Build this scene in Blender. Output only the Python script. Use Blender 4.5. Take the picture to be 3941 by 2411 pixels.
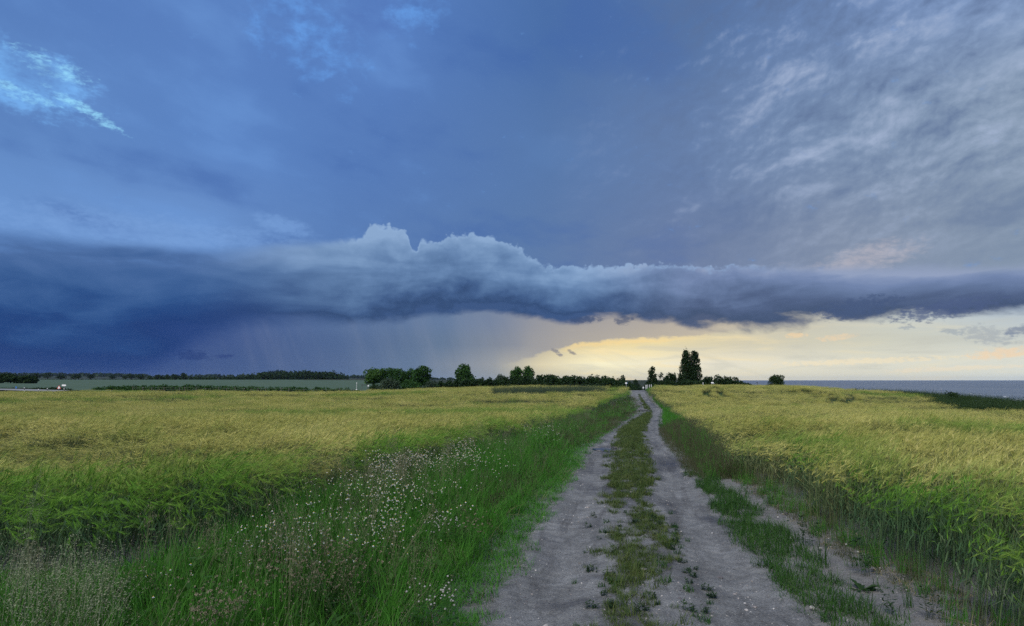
import bpy, bmesh, math, random
import numpy as np
from mathutils import Vector, Matrix, Euler

for _o in list(bpy.data.objects):
    bpy.data.objects.remove(_o)
scene = bpy.context.scene
COL = scene.collection
rng = np.random.default_rng(7)
random.seed(7)

# ---------------------------------------------------------------- camera
EYE = 1.8
FPX, CX, CY = 2627.0, 1970.5, 1205.5          # focal length and centre of the photograph, in its pixels
PITCH = math.atan((1463 - CY) / FPX)           # the sea horizon lies below the middle of the frame
cam_data = bpy.data.cameras.new('camera')
cam_data.sensor_width = 36.0
cam_data.lens = FPX / 3941 * 36
cam_data.clip_start = 0.1
cam_data.clip_end = 40000
cam = bpy.data.objects.new('camera', cam_data)
cam.location = (0, 0, EYE)
cam.rotation_euler = (math.pi / 2 + PITCH, 0, 0)
COL.objects.link(cam)
scene.camera = cam

def ray(px, py):
    u, v = (px - CX) / FPX, (CY - py) / FPX
    c, s = math.cos(PITCH), math.sin(PITCH)
    return u, c - v * s, s + v * c             # x, y, z of the direction

def az_el(px, py):
    x, y, z = ray(px, py)
    return math.degrees(math.atan2(x, y)), math.degrees(math.atan2(z, math.hypot(x, y)))

def lin(c, k=1.0):
    out = []
    for v in c[:3]:
        v /= 255.0
        out.append((v / 12.92 if v <= 0.04045 else ((v + 0.055) / 1.055) ** 2.4) * k)
    return (out[0], out[1], out[2], 1.0)

# ---------------------------------------------------------------- view
scene.view_settings.view_transform = 'Standard'
scene.view_settings.look = 'None'
scene.view_settings.gamma = 1.0
scene.view_settings.use_curve_mapping = False
scene.view_settings.exposure = 1.3
scene.render.engine = 'CYCLES'
scene.cycles.use_denoising = False
scene.cycles.max_bounces = 6
scene.cycles.diffuse_bounces = 3
scene.cycles.transmission_bounces = 4
scene.cycles.volume_bounces = 0
scene.cycles.sample_clamp_indirect = 4.0

# ---------------------------------------------------------------- node shorthand
class Graph:
    """Small arithmetic layer over a node tree: sockets are combined with + - * and helper calls."""
    def __init__(self, tree):
        self.t = tree
    def node(self, kind, **props):
        n = self.t.nodes.new(kind)
        for k, v in props.items():
            setattr(n, k, v)
        return n
    def put(self, sock, val):
        if isinstance(val, S):
            self.t.links.new(val.s, sock)
        elif val is not None:
            sock.default_value = val
    def math(self, op, a, b=None, c=None, clamp=False):
        n = self.node('ShaderNodeMath', operation=op, use_clamp=clamp)
        for i, v in enumerate((a, b, c)):
            if v is not None:
                self.put(n.inputs[i], v)
        return S(self, n.outputs[0])
    def smooth(self, x, lo, hi):
        n = self.node('ShaderNodeMapRange', interpolation_type='SMOOTHSTEP')
        self.put(n.inputs[0], x); self.put(n.inputs[1], lo); self.put(n.inputs[2], hi)
        return S(self, n.outputs[0])
    def linear(self, x, lo, hi, a=0.0, b=1.0, clamp=True):
        n = self.node('ShaderNodeMapRange', clamp=clamp)
        for i, v in enumerate((x, lo, hi, a, b)):
            self.put(n.inputs[i], v)
        return S(self, n.outputs[0])
    def vec(self, x, y, z=0.0):
        n = self.node('ShaderNodeCombineXYZ')
        for i, v in enumerate((x, y, z)):
            self.put(n.inputs[i], v)
        return S(self, n.outputs[0])
    def split(self, v):
        n = self.node('ShaderNodeSeparateXYZ')
        self.put(n.inputs[0], v)
        return [S(self, o) for o in n.outputs]
    def vmath(self, op, a, b=None):
        n = self.node('ShaderNodeVectorMath', operation=op)
        self.put(n.inputs[0], a)
        if b is not None:
            self.put(n.inputs['Scale'] if op == 'SCALE' else n.inputs[1], b)
        return S(self, n.outputs[0])
    def noise(self, v, scale, detail=5.0, rough=0.55, dist=0.0, colour=False, lac=2.0):
        n = self.node('ShaderNodeTexNoise')
        self.put(n.inputs['Vector'], v)
        n.inputs['Scale'].default_value = scale
        n.inputs['Detail'].default_value = detail
        n.inputs['Roughness'].default_value = rough
        n.inputs['Lacunarity'].default_value = lac
        n.inputs['Distortion'].default_value = dist
        return S(self, n.outputs['Color' if colour else 'Fac'])
    def voronoi(self, v, scale, feature='F1', smooth=None, out='Distance', detail=0.0):
        n = self.node('ShaderNodeTexVoronoi', feature=feature)
        self.put(n.inputs['Vector'], v)
        n.inputs['Scale'].default_value = scale
        n.inputs['Detail'].default_value = detail
        if smooth is not None:
            n.inputs['Smoothness'].default_value = smooth
        return S(self, n.outputs[out])
    def ramp(self, x, stops, interp='LINEAR'):
        n = self.node('ShaderNodeValToRGB')
        r = n.color_ramp
        r.interpolation = interp
        while len(r.elements) < len(stops):
            r.elements.new(1.0)
        for e, (p, c) in zip(r.elements, stops):
            e.position = p
        for e, (p, c) in zip(r.elements, stops):
            e.position = p
            e.color = c if len(c) == 4 else (*c, 1.0)
        self.put(n.inputs[0], x)
        return S(self, n.outputs[0])
    def curve(self, x, pts, vector=False):
        n = self.node('ShaderNodeFloatCurve')
        c = n.mapping.curves[0]
        n.mapping.extend = 'HORIZONTAL'
        c.points[0].location = pts[0]
        c.points[-1].location = pts[-1]
        for p in pts[1:-1]:
            c.points.new(*p)
        if vector:
            for q in c.points:
                q.handle_type = 'VECTOR'
        n.mapping.update()
        self.put(n.inputs['Value'], x)
        return S(self, n.outputs[0])
    def mix(self, f, a, b, mode='MIX'):
        n = self.node('ShaderNodeMix', data_type='RGBA', blend_type=mode)
        self.put(n.inputs['Factor'], f)
        self.put(n.inputs[6], a)
        self.put(n.inputs[7], b)
        return S(self, n.outputs[2])

class S:
    def __init__(self, g, s):
        self.g, self.s = g, s
    def __add__(self, o): return self.g.math('ADD', self, o)
    __radd__ = __add__
    def __sub__(self, o): return self.g.math('SUBTRACT', self, o)
    def __rsub__(self, o): return self.g.math('SUBTRACT', o, self)
    def __mul__(self, o): return self.g.math('MULTIPLY', self, o)
    __rmul__ = __mul__
    def __truediv__(self, o): return self.g.math('DIVIDE', self, o)
    def __pow__(self, o): return self.g.math('POWER', self, o)

# ---------------------------------------------------------------- sky (a storm shelf over a clear, glowing strip above the sea)
def build_world():
    w = bpy.data.worlds.new('World')
    scene.world = w
    w.use_nodes = True
    w.cycles.sampling_method = 'MANUAL'
    w.cycles.sample_map_resolution = 512
    t = w.node_tree
    t.nodes.clear()
    g = Graph(t)
    out = g.node('ShaderNodeOutputWorld')
    bg = g.node('ShaderNodeBackground')
    tc = g.node('ShaderNodeTexCoord')
    d = S(g, tc.outputs['Generated'])
    x, y, z = g.split(d)
    deg = 57.29578
    A = g.math('ARCTAN2', x, g.math('ABSOLUTE', y)) * deg
    E = g.math('ARCSINE', z) * deg
    front = g.smooth(y, -0.15, 0.35)
    An = g.linear(A, -45.0, 45.0)                      # 0..1 across the horizon
    an = lambda px, py=1200: (az_el(px, py)[0] + 45) / 90
    Q = g.vec(A, E, 0.0)
    zz = g.math('MAXIMUM', z, 0.0) + 0.07
    P = g.vec(x / zz, y / zz, 0.0)

    def along(v, ang, ku, kv):                          # stretch a plane along one compass direction
        c, s = math.cos(math.radians(ang)), math.sin(math.radians(ang))
        px, py, _ = g.split(v)
        return g.vec((px * s + py * c) * ku, (px * c - py * s) * kv, 0.0)

    def aramp(stops, py=1300):
        return g.ramp(An, [(an(p, py), lin(c)) for p, c in stops], 'LINEAR')

    # --- the high deck
    hi = aramp([(0, (84, 122, 185)), (700, (88, 126, 189)), (1500, (88, 127, 192)), (2100, (75, 111, 167)), (2700, (85, 116, 164)), (3300, (111, 138, 183)), (3941, (135, 162, 207))], 100)
    mid = aramp([(0, (94, 134, 193)), (900, (90, 130, 193)), (1500, (86, 123, 183)), (2100, (87, 120, 170)), (2600, (102, 128, 171)), (3200, (124, 146, 178)), (3941, (138, 157, 181))], 600)
    low = aramp([(0, (108, 149, 207)), (800, (110, 149, 205)), (1300, (89, 125, 181)), (2000, (91, 122, 168)), (2600, (108, 126, 162)), (3200, (131, 145, 169)), (3941, (132, 149, 171))], 850)
    deck = g.mix(g.smooth(E, 9.0, 19.0), low, g.mix(g.smooth(E, 18.0, 29.0), mid, hi))
    right = g.smooth(A, 1.0, 27.0)
    left = g.smooth(A, 8.0, -22.0)
    warp = g.noise(P, 1.1, 3.0, 0.5, colour=True)
    Pw = g.vmath('ADD', P, g.vmath('SCALE', g.vmath('SUBTRACT', warp, (0.5, 0.5, 0.5)), 0.45))
    big = g.noise(along(Pw, -20, 0.55, 1.1), 1.5, 4.0, 0.5)
    lift = lambda v, dx, dy: g.vmath('ADD', v, (dx, dy, 0.0))
    def tilt(v, ang, ku, kv):
        c, q = math.cos(math.radians(ang)), math.sin(math.radians(ang))
        qx, qy, _ = g.split(v)
        return g.vec((qx * c + qy * q) * ku, (qy * c - qx * q) * kv, 0.0)
    wq = g.noise(Q, 0.10, 3.0, 0.5, colour=True)
    Qw = g.vmath('ADD', Q, g.vmath('SCALE', g.vmath('SUBTRACT', wq, (0.5, 0.5, 0.5)), 3.0))
    Vq = tilt(Qw, 17, 0.27, 0.38)
    fib = g.noise(tilt(Qw, 20, 0.21, 0.40), 0.6, 5.0, 0.56)
    puf = g.noise(lift(Vq, 3.1, 7.7), 1.5, 5.0, 0.57)
    pufb = g.noise(lift(Vq, 3.1 - 0.02, 7.7 + 0.14), 1.5, 5.0, 0.57)
    mic = g.noise(lift(tilt(Qw, 14, 0.32, 0.5), 9.0, 2.0), 2.6, 4.0, 0.6)
    fl = g.noise(along(Pw, 38, 0.35, 1.2), 1.6, 5.0, 0.45)
    relief = (puf - pufb) * 2.4
    tex_r = (fib - 0.5) * 0.95 + (puf - 0.5) * 0.55 + relief * 0.22 + (big - 0.5) * 0.85 + (mic - 0.5) * 0.2
    fade = g.smooth(E, 5.0, 12.0) * (0.55 + 0.45 * g.smooth(E, 10.0, 17.0))
    deck = g.mix(g.math('MULTIPLY', right * fade, g.smooth(tex_r, 0.0, 0.46), clamp=True) * 0.78, deck, lin((174, 189, 217)))
    deck = g.mix(g.math('MULTIPLY', right * fade, g.smooth(tex_r, 0.14, -0.34), clamp=True) * 0.9, deck, lin((93, 114, 151)))
    lump = g.noise(tilt(Qw, -20, 0.16, 0.34), 0.55, 5.0, 0.55)
    tex_l = (lump - 0.5) * 0.75 + (fl - 0.5) * 0.8 + (big - 0.5) * 0.9 + (puf - 0.5) * 0.14
    deck = g.mix((1.0 - right) * (1.0 - 0.85 * g.smooth(A, -9.0, -2.0)) * g.smooth(tex_l, 0.0, 0.34) * 0.6, deck, lin((108, 152, 214)))
    deck = g.mix((1.0 - right) * g.smooth(tex_l, 0.0, -0.32) * 0.55, deck, lin((66, 102, 168)))

    def blob(px, py, rx, ry, tilt=0.0):                # soft ellipse round a direction, radii in degrees
        a0, e0 = az_el(px, py)
        da, de = A - a0, E - e0
        c, s = math.cos(math.radians(tilt)), math.sin(math.radians(tilt))
        u = (da * c + de * s) / rx
        v = (de * c - da * s) / ry
        return g.math('SUBTRACT', 1.0, u * u + v * v, clamp=True) * front

    qn = g.noise(g.vmath('MULTIPLY', Q, (0.8, 1.3, 1.0)), 0.6, 5.0, 0.62, 0.15)
    qf = g.noise(g.vmath('MULTIPLY', Q, (0.6, 1.3, 1.0)), 1.3, 5.0, 0.6, 0.3)
    qh = g.noise(g.vmath('MULTIPLY', Q, (0.75, 1.5, 1.0)), 2.6, 4.0, 0.62, 0.2)
    # the break in the deck, upper left, and paler openings along the top
    br = blob(90, 300, 6.4, 3.1, -9)
    deck = g.mix(g.smooth(br * 0.75 + (qn - 0.5) * 1.7 + (qh - 0.5) * 0.5, 0.24, 0.9) * 0.75, deck, lin((124, 186, 250)))
    st = blob(20, 335, 5.2, 0.75, -12)
    st2 = blob(330, 425, 4.6, 0.62, -24)
    st3 = blob(190, 255, 4.5, 1.3, -14)
    seam = g.math('MAXIMUM', g.math('MAXIMUM', st, st2), st3 * 0.9)
    deck = g.mix(g.smooth(seam * 0.75 + (qf - 0.5) * 1.1 + (qh - 0.5) * 1.1, 0.4, 1.05) * 0.95, deck, lin((150, 216, 250)))
    deck = g.mix(g.smooth(blob(120, 280, 2.6, 1.6, -20) * 0.7 + (qn - 0.5) * 1.9, 0.2, 0.9) * 0.8, deck, lin((88, 124, 186)))
    op = g.math('MAXIMUM', blob(1180, 130, 8.5, 4.8, -24), blob(1600, 40, 4.0, 3.6, 20))
    deck = g.mix(g.smooth(op * 0.6 + (qn - 0.5) * 1.8, 0.3, 1.1) * 0.7, deck, lin((108, 168, 242)))
    gr = blob(1430, 60, 4.0, 2.6, 0)
    deck = g.mix(g.smooth(gr * 0.7 + (qn - 0.5) * -1.5, 0.25, 0.9) * 0.55, deck, lin((82, 116, 182)))
    # thin sheet whose ragged tip ends over the shelf
    wp = blob(520, 890, 17.0, 2.0, -1)
    tip = blob(1090, 868, 3.2, 1.0, -10)
    sheet = g.math('MAXIMUM', wp * 0.8, tip)
    deck = g.mix(g.smooth(sheet * 0.8 + (qf - 0.5) * 1.0 + (qh - 0.5) * 0.6, 0.15, 0.9) * 0.6, deck, lin((124, 164, 220)))
    pk = g.math('MAXIMUM', blob(3330, 1000, 6.0, 1.7, 12), blob(3000, 1040, 5.0, 0.8, 0) * 0.6)
    deck = g.mix(g.smooth(pk * 0.75 + (qf - 0.5) * 1.0 + (qh - 0.5) * 0.7, 0.25, 1.0) * 0.5, deck, lin((202, 194, 200)))

    # --- strip below the shelf: rain on the left, sunset glow, pale sky over the sea
    e0 = aramp([(0, (44, 68, 128)), (700, (56, 79, 129)), (1200, (74, 97, 137)), (1600, (98, 119, 145)), (1900, (148, 154, 156)), (2080, (196, 190, 166)), (2350, (228, 218, 182)), (2800, (228, 222, 196)), (3300, (220, 218, 200)), (3941, (218, 222, 212))], 1455)
    e1 = aramp([(0, (38, 64, 126)), (700, (56, 81, 133)), (1200, (78, 100, 141)), (1600, (100, 121, 149)), (1900, (152, 156, 160)), (2080, (224, 212, 176)), (2300, (255, 246, 206)), (2700, (238, 231, 208)), (3300, (224, 222, 204)), (3941, (222, 223, 210))], 1400)
    e3 = aramp([(0, (34, 62, 124)), (600, (40, 69, 131)), (900, (66, 89, 139)), (1300, (80, 104, 145)), (1700, (100, 121, 149)), (2000, (140, 145, 154)), (2200, (224, 206, 158)), (2500, (240, 222, 168)), (2900, (212, 205, 180)), (3400, (206, 206, 190)), (3941, (198, 204, 200))], 1325)
    e5 = aramp([(0, (32, 64, 124)), (600, (30, 65, 127)), (900, (66, 91, 145)), (1300, (88, 113, 155)), (1700, (100, 123, 157)), (2000, (130, 140, 160)), (2300, (160, 156, 156)), (2700, (184, 176, 162)), (3100, (200, 196, 180)), (3500, (198, 206, 204)), (3941, (176, 192, 208))], 1240)
    strip = g.mix(g.smooth(E, 2.8, 5.2), g.mix(g.linear(E, 1.3, 2.9), g.mix(g.linear(E, 0.1, 1.3), e0, e1), e3), e5)
    # falling rain: faint slanted shafts
    shaft = g.noise(g.vec(A * 0.4 + E * 0.14, E * 0.05, 0.0), 1.0, 5.0, 0.6)
    rainy = g.smooth(A, 6.0, -4.0) * g.smooth(A, -30.0, -18.0)
    strip = g.mix(rainy * g.smooth(shaft, 0.45, 0.8) * 0.2, strip, lin((142, 150, 170)))
    strip = g.mix(rainy * g.smooth(shaft, 0.55, 0.2) * 0.2, strip, lin((70, 90, 134)))
    # streaks and slanting beams in the glow
    glow_w = g.smooth(A, 2.0, 7.0) * front
    sn = g.noise(g.vec(A * 0.16, E * 1.25, 0.0), 1.1, 5.0, 0.55, 0.5)
    lowband = g.smooth(E, 5.0, 3.2)
    strip = g.mix(glow_w * lowband * g.smooth(sn, 0.5, 0.72) * (0.2 + 0.45 * g.smooth(A, 24.0, 14.0)), strip, lin((255, 232, 176)))
    strip = g.mix(glow_w * lowband * g.smooth(sn, 0.5, 0.3) * 0.42, strip, lin((196, 196, 184)))
    beam = g.noise(g.vec(A * 0.28 + E * 0.75, E * 0.07, 2.0), 1.2, 3.0, 0.5)
    strip = g.mix(g.smooth(A, 3.0, 8.0) * g.smooth(A, 26.0, 14.0) * g.smooth(E, 2.8, 1.6) * g.smooth(beam, 0.5, 0.68) * 0.5 * front, strip, lin((206, 204, 188)))
    # grey veil hanging under the shelf, its lower edge slanting over the glow
    ve = lambda px, py: (an(px, py), az_el(px, py)[1] / 20)
    veil = g.curve(An, [(0.0, 0.0), ve(1750, 1450), ve(1960, 1400), ve(2080, 1362), ve(2140, 1345), ve(2240, 1322), ve(2380, 1309), ve(2560, 1300), ve(2760, 1284), ve(2900, 1262), ve(3100, 1225), (1.0, 0.34)]) * 20.0
    vm = g.smooth(E - veil + (qf - 0.5) * 0.6 + (qh - 0.5) * 0.4, -0.14, 0.18) * g.smooth(A, -2.0, 3.0) * g.smooth(A, 23.0, 14.0) * front
    vcol = g.ramp(An, [(an(1850), lin((132, 140, 156))), (an(2150), lin((158, 156, 158))), (an(2500), lin((176, 168, 160))), (an(2900), lin((200, 188, 168)))])
    strip = g.mix(vm * 0.85, strip, vcol)
    edge = g.smooth(g.math('ABSOLUTE', E - veil + 0.18 + (qf - 0.5) * 0.6 + (qh - 0.5) * 0.4), 0.32, 0.0) * g.smooth(A, 3.5, 6.0) * g.smooth(A, 17.0, 11.0) * front
    strip = g.mix(edge * 0.55, strip, lin((252, 218, 150)))

    # --- the shelf cloud
    tp = lambda px, py: (an(px, py), az_el(px, py)[1] / 20)
    top = g.curve(An, [(0.0, 0.57), tp(0, 902), tp(180, 915), tp(400, 940), tp(640, 958), tp(930, 962), tp(1060, 946), tp(1180, 944), tp(1320, 930), tp(1404, 916),
                       tp(1414, 866), tp(1440, 858), tp(1510, 872), tp(1566, 888), tp(1580, 930), tp(1588, 962), tp(1608, 974), tp(1616, 928), tp(1660, 936), tp(1694, 944), tp(1704, 914), tp(1770, 902), tp(1870, 908), tp(1960, 934), tp(2010, 962), tp(2052, 1002), tp(2110, 1026),
                       tp(2300, 1022), tp(2540, 1020), tp(2800, 1026), tp(3100, 1034), tp(3500, 1038), tp(3941, 1030), (1.0, 0.45)], True) * 20.0
    base = g.curve(An, [(0.0, 0.0), tp(0, 1462), tp(500, 1445), tp(620, 1395), tp(720, 1330), tp(860, 1278), tp(960, 1250), tp(1200, 1236), tp(1480, 1240), tp(1700, 1206), tp(1900, 1200), tp(2060, 1226), tp(2200, 1236), tp(2400, 1226), tp(2560, 1240),
                        tp(2700, 1256), tp(2900, 1252), tp(3100, 1236), tp(3300, 1222), tp(3500, 1212), tp(3700, 1204), tp(3941, 1198), (1.0, 0.27)]) * 20.0
    cum = g.smooth(A, -17.0, -12.0) * g.smooth(A, 18.0, 2.0)                 # heaped part in the middle
    vor = g.voronoi(g.vmath('ADD', Q, g.vmath('SCALE', g.noise(Q, 0.7, 3.0, 0.5, colour=True), 0.8)), 0.95, 'SMOOTH_F1', 0.35)
    vor2 = g.voronoi(g.vmath('ADD', Q, g.vmath('SCALE', g.noise(Q, 1.7, 3.0, 0.5, colour=True), 0.5)), 2.6, 'SMOOTH_F1', 0.3)
    fine2 = g.noise(Q, 3.2, 5.0, 0.6)
    bump = (0.5 - vor) * 0.42 + (0.45 - vor2) * 0.36 + (fine2 - 0.5) * 0.2
    crisp = g.smooth(A, -17.0, -11.0) * g.smooth(A, 25.0, 17.0)
    flat_n = g.noise(g.vmath('MULTIPLY', Q, (0.25, 1.0, 1.0)), 0.7, 5.0, 0.55)
    edge_n = bump * crisp * 1.35 + (flat_n - 0.5) * (1.0 - cum) * 1.2
    width = 0.62 - crisp * 0.5 + crisp * 0.25 * g.smooth(qf, 0.45, 0.75)
    h = top - E + edge_n
    m_top = g.smooth(h, 0.0 - width, width)
    b_soft = 0.36 + right * 0.22 + g.smooth(A, -6.0, -20.0) * 0.55
    rag = g.noise(g.vmath('MULTIPLY', Q, (0.42, 0.85, 1.0)), 0.75, 5.0, 0.56, 0.3)
    hb = E - base + (rag - 0.5) * (1.5 + right * 1.5) + (qh - 0.5) * 0.12
    m_bot = g.smooth(hb, 0.0 - b_soft, b_soft)
    flat_top = g.curve(An, [(0.0, 0.57), tp(0, 902), tp(640, 955), tp(1060, 946), tp(1400, 905), tp(1700, 890), tp(1950, 925), tp(2150, 1000), tp(2500, 1018), tp(3100, 1034), tp(3941, 1030), (1.0, 0.45)]) * 20.0
    tt = (E - base) / g.math('MAXIMUM', flat_top - base, 0.5)
    roll = g.noise(g.vmath('ADD', g.vmath('MULTIPLY', Q, (0.11, 0.42, 1.0)), (5.0, 2.0, 0.0)), 1.0, 5.0, 0.5, 0.7)
    fine = g.noise(g.vmath('MULTIPLY', Q, (0.35, 0.8, 1.0)), 1.0, 5.0, 0.55, 0.4)
    heap = g.noise(g.vmath('MULTIPLY', Q, (0.55, 0.85, 1.0)), 0.62, 5.0, 0.52, 0.3)
    tt2 = tt + (roll - 0.5) * 0.9 + (fine - 0.5) * 0.3 + crisp * (heap - 0.5) * 0.75 + crisp * (0.45 - vor2) * 0.05
    c_mid = g.ramp(tt2, [(0.0, lin((60, 86, 130))), (0.1, lin((52, 77, 118))), (0.24, lin((66, 94, 138))), (0.42, lin((86, 116, 158))), (0.6, lin((101, 132, 174))), (0.78, lin((119, 150, 190))), (1.0, lin((138, 168, 206)))])
    c_left = g.ramp(tt2, [(0.0, lin((38, 66, 124))), (0.2, lin((32, 62, 119))), (0.4, lin((36, 70, 127))), (0.55, lin((48, 84, 139))), (0.72, lin((62, 97, 150))), (0.88, lin((74, 107, 159))), (1.0, lin((84, 120, 175)))])
    c_rgt = g.ramp(tt2, [(0.0, lin((78, 92, 122))), (0.14, lin((68, 85, 116))), (0.34, lin((80, 97, 131))), (0.55, lin((98, 117, 153))), (0.75, lin((114, 133, 171))), (0.9, lin((130, 147, 182))), (1.0, lin((146, 160, 190)))])
    shelf = g.mix(g.smooth(A, -13.0, -27.0), g.mix(g.smooth(A, 4.0, 16.0), c_mid, c_rgt), c_left)
    # pale rim on the heaped tops
    rim = g.smooth(h, 0.55, 0.05) * crisp
    shelf = g.mix(rim * (0.2 + 0.5 * g.smooth(fine2 * 0.4 + qf, 0.62, 0.85)), shelf, lin((146, 176, 214)))
    # --- put the layers together
    sky = g.mix(g.smooth(tt, 0.3, 0.6), strip, deck)
    # scraps of low cloud under the shelf
    def scrap(px, py, rx, ry, tilt, col, k, soft=0.3):
        nonlocal sky
        bl = blob(px, py, rx * 1.25, ry * 1.25, tilt)
        m = g.smooth(bl * 0.9 + (qh - 0.5) * 2.0, 0.3, 0.6 + soft) * g.smooth(bl, 0.0, 0.3) * k
        sky = g.mix(m, sky, lin(col))
    scrap(3060, 1291, 0.9, 0.25, 0, (250, 214, 164), 0.55)
    scrap(3220, 1300, 1.6, 0.28, 5, (246, 214, 172), 0.5)
    scrap(3850, 1362, 2.2, 0.45, 6, (244, 214, 176), 0.7)
    scrap(3800, 1290, 1.9, 0.75, -14, (160, 168, 176), 0.6)
    scrap(3935, 1272, 1.3, 0.4, 10, (128, 140, 160), 0.8)
    scrap(3660, 1277, 0.9, 0.25, -10, (160, 170, 178), 0.7)
    scrap(3490, 1262, 0.6, 0.2, 0, (158, 168, 176), 0.7)
    scrap(3300, 1392, 7.0, 0.28, 2, (252, 232, 190), 0.5)
    scrap(3650, 1420, 5.0, 0.22, 2, (250, 228, 190), 0.4)
    scrap(2145, 1358, 0.75, 0.2, -38, (140, 138, 142), 0.85)
    scrap(2200, 1356, 0.5, 0.18, -30, (140, 136, 136), 0.85)
    scrap(740, 1368, 1.4, 0.5, -6, (38, 62, 118), 0.7)
    scrap(860, 1372, 0.8, 0.25, 4, (44, 66, 122), 0.7)
    sky = g.mix(m_top * m_bot, sky, shelf)
    scrap(3300, 1185, 3.4, 0.9, 8, (70, 88, 124), 0.8)
    scrap(3640, 1190, 4.2, 0.8, 8, (76, 92, 130), 0.8)
    scrap(2250, 1232, 1.6, 0.4, 4, (62, 80, 116), 0.75)
    scrap(2400, 1232, 1.0, 0.45, 8, (76, 88, 116), 0.75)
    # clear-air scattering from the atmosphere shows where the strip is open
    nis = g.node('ShaderNodeTexSky', sky_type='NISHITA', sun_disc=False)
    nis.sun_elevation = SUN_EL
    nis.sun_rotation = SUN_AZ
    nis.air_density = 1.2
    nis.dust_density = 2.0
    sky = g.mix(0.0005, sky, S(g, nis.outputs[0]), 'ADD')
    g.put(bg.inputs['Color'], sky)
    bg.inputs['Strength'].default_value = 0.406
    t.links.new(bg.outputs[0], out.inputs[0])

SUN_EL, SUN_AZ = math.radians(42), math.radians(-152)
build_world()
sun_data = bpy.data.lights.new('sun', 'SUN')
sun_data.energy = 1.5
sun_data.angle = math.radians(45)
sun_data.color = (1.0, 0.94, 0.84)
sun = bpy.data.objects.new('sun', sun_data)
sun.rotation_euler = Vector((math.sin(SUN_AZ) * math.cos(SUN_EL), math.cos(SUN_AZ) * math.cos(SUN_EL), math.sin(SUN_EL))).to_track_quat('Z', 'Y').to_euler()
COL.objects.link(sun)

# ---------------------------------------------------------------- small helpers
def smoothstep(a, b, x):
    t = np.clip((np.asarray(x, float) - a) / (np.asarray(b, float) - a), 0, 1)
    return t * t * (3 - 2 * t)

_perm = np.random.default_rng(3).random((512, 512))
def vnoise(x, y):
    """Smooth value noise on the plane, 0..1, tiling every 512 cells."""
    x, y = np.asarray(x, float), np.asarray(y, float)
    xi, yi = np.floor(x).astype(int), np.floor(y).astype(int)
    fx, fy = x - xi, y - yi
    fx, fy = fx * fx * (3 - 2 * fx), fy * fy * (3 - 2 * fy)
    g = lambda i, j: _perm[(xi + i) % 512, (yi + j) % 512]
    return (g(0, 0) * (1 - fx) + g(1, 0) * fx) * (1 - fy) + (g(0, 1) * (1 - fx) + g(1, 1) * fx) * fy

def fbm(x, y, octaves=4, gain=0.5):
    s, a, tot = 0.0, 1.0, 0.0
    for k in range(octaves):
        s = s + a * vnoise(x * 2 ** k + 17.3 * k, y * 2 ** k + 9.1 * k)
        tot += a
        a *= gain
    return s / tot

def tag(o, label=None, cat=None, group=None, kind=None):
    for k, v in (('label', label), ('category', cat), ('group', group), ('kind', kind)):
        if v:
            o[k] = v
    return o

def link(o, parent=None):
    COL.objects.link(o)
    if parent:
        o.parent = parent
    return o

def mesh_obj(name, verts, faces, mat=None, parent=None, smooth=False, linked=True, attrs=None):
    me = bpy.data.meshes.new(name)
    me.from_pydata([tuple(map(float, v)) for v in verts] if not isinstance(verts, np.ndarray) else verts.tolist(), [], faces if not isinstance(faces, np.ndarray) else faces.tolist())
    mats = mat if isinstance(mat, (list, tuple)) else [mat] if mat else []
    for m in mats:
        me.materials.append(m)
    if smooth:
        me.polygons.foreach_set('use_smooth', np.ones(len(me.polygons), bool))
    for k, arr in (attrs or {}).items():
        arr = np.asarray(arr, float)
        if arr.ndim == 1:
            me.attributes.new(k, 'FLOAT', 'POINT').data.foreach_set('value', arr)
        else:
            me.attributes.new(k, 'FLOAT_COLOR', 'POINT').data.foreach_set('color', arr.ravel())
    o = bpy.data.objects.new(name, me)
    if linked:
        link(o, parent)
    return o

def grid_faces(nr, nc):
    i = np.arange(nr - 1)[:, None] * nc + np.arange(nc - 1)[None, :]
    i = i.ravel()
    return np.stack([i, i + 1, i + nc + 1, i + nc], 1)

# ---------------------------------------------------------------- lie of the land
# Height of the ground: level round the camera, a shallow dip, a low crest about 90 m away, then
# farmland falling and rising again on the left, a coastal bluff and the sea on the right.
_CP = np.array([(-600, 1512, 85), (0, 1510, 85), (600, 1499, 90), (1000, 1504, 90), (1370, 1500, 92), (1700, 1490, 93), (2000, 1480, 95),
                (2150, 1481, 95), (2300, 1483, 94), (2420, 1476.5, 93), (2500, 1475.5, 93), (2600, 1482, 95), (2684, 1479, 97), (2883, 1479, 100), (3025, 1478, 102), (3100, 1482, 100),
                (3245, 1491, 97), (3400, 1498, 94), (3549, 1506, 90), (3628, 1512, 84), (3941, 1538, 64), (4400, 1560, 54)], float)
CROP = 0.98
_cs = (_CP[:, 0] - CX) / FPX
_cd = _CP[:, 2]
_cz = EYE - CROP - (_CP[:, 1] - 1463) * _CP[:, 2] / FPX
_zb = np.interp(_CP[:, 0], [-600, 0, 700, 1400, 1800, 2700, 2790, 2870], [0.0, 0.0, -0.7, -1.2, -2.0, -2.2, -4.0, -9.0])
_lf = np.interp(_CP[:, 0], [0, 1200, 1800, 2700, 2800], [26, 30, 60, 70, 60])

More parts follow.
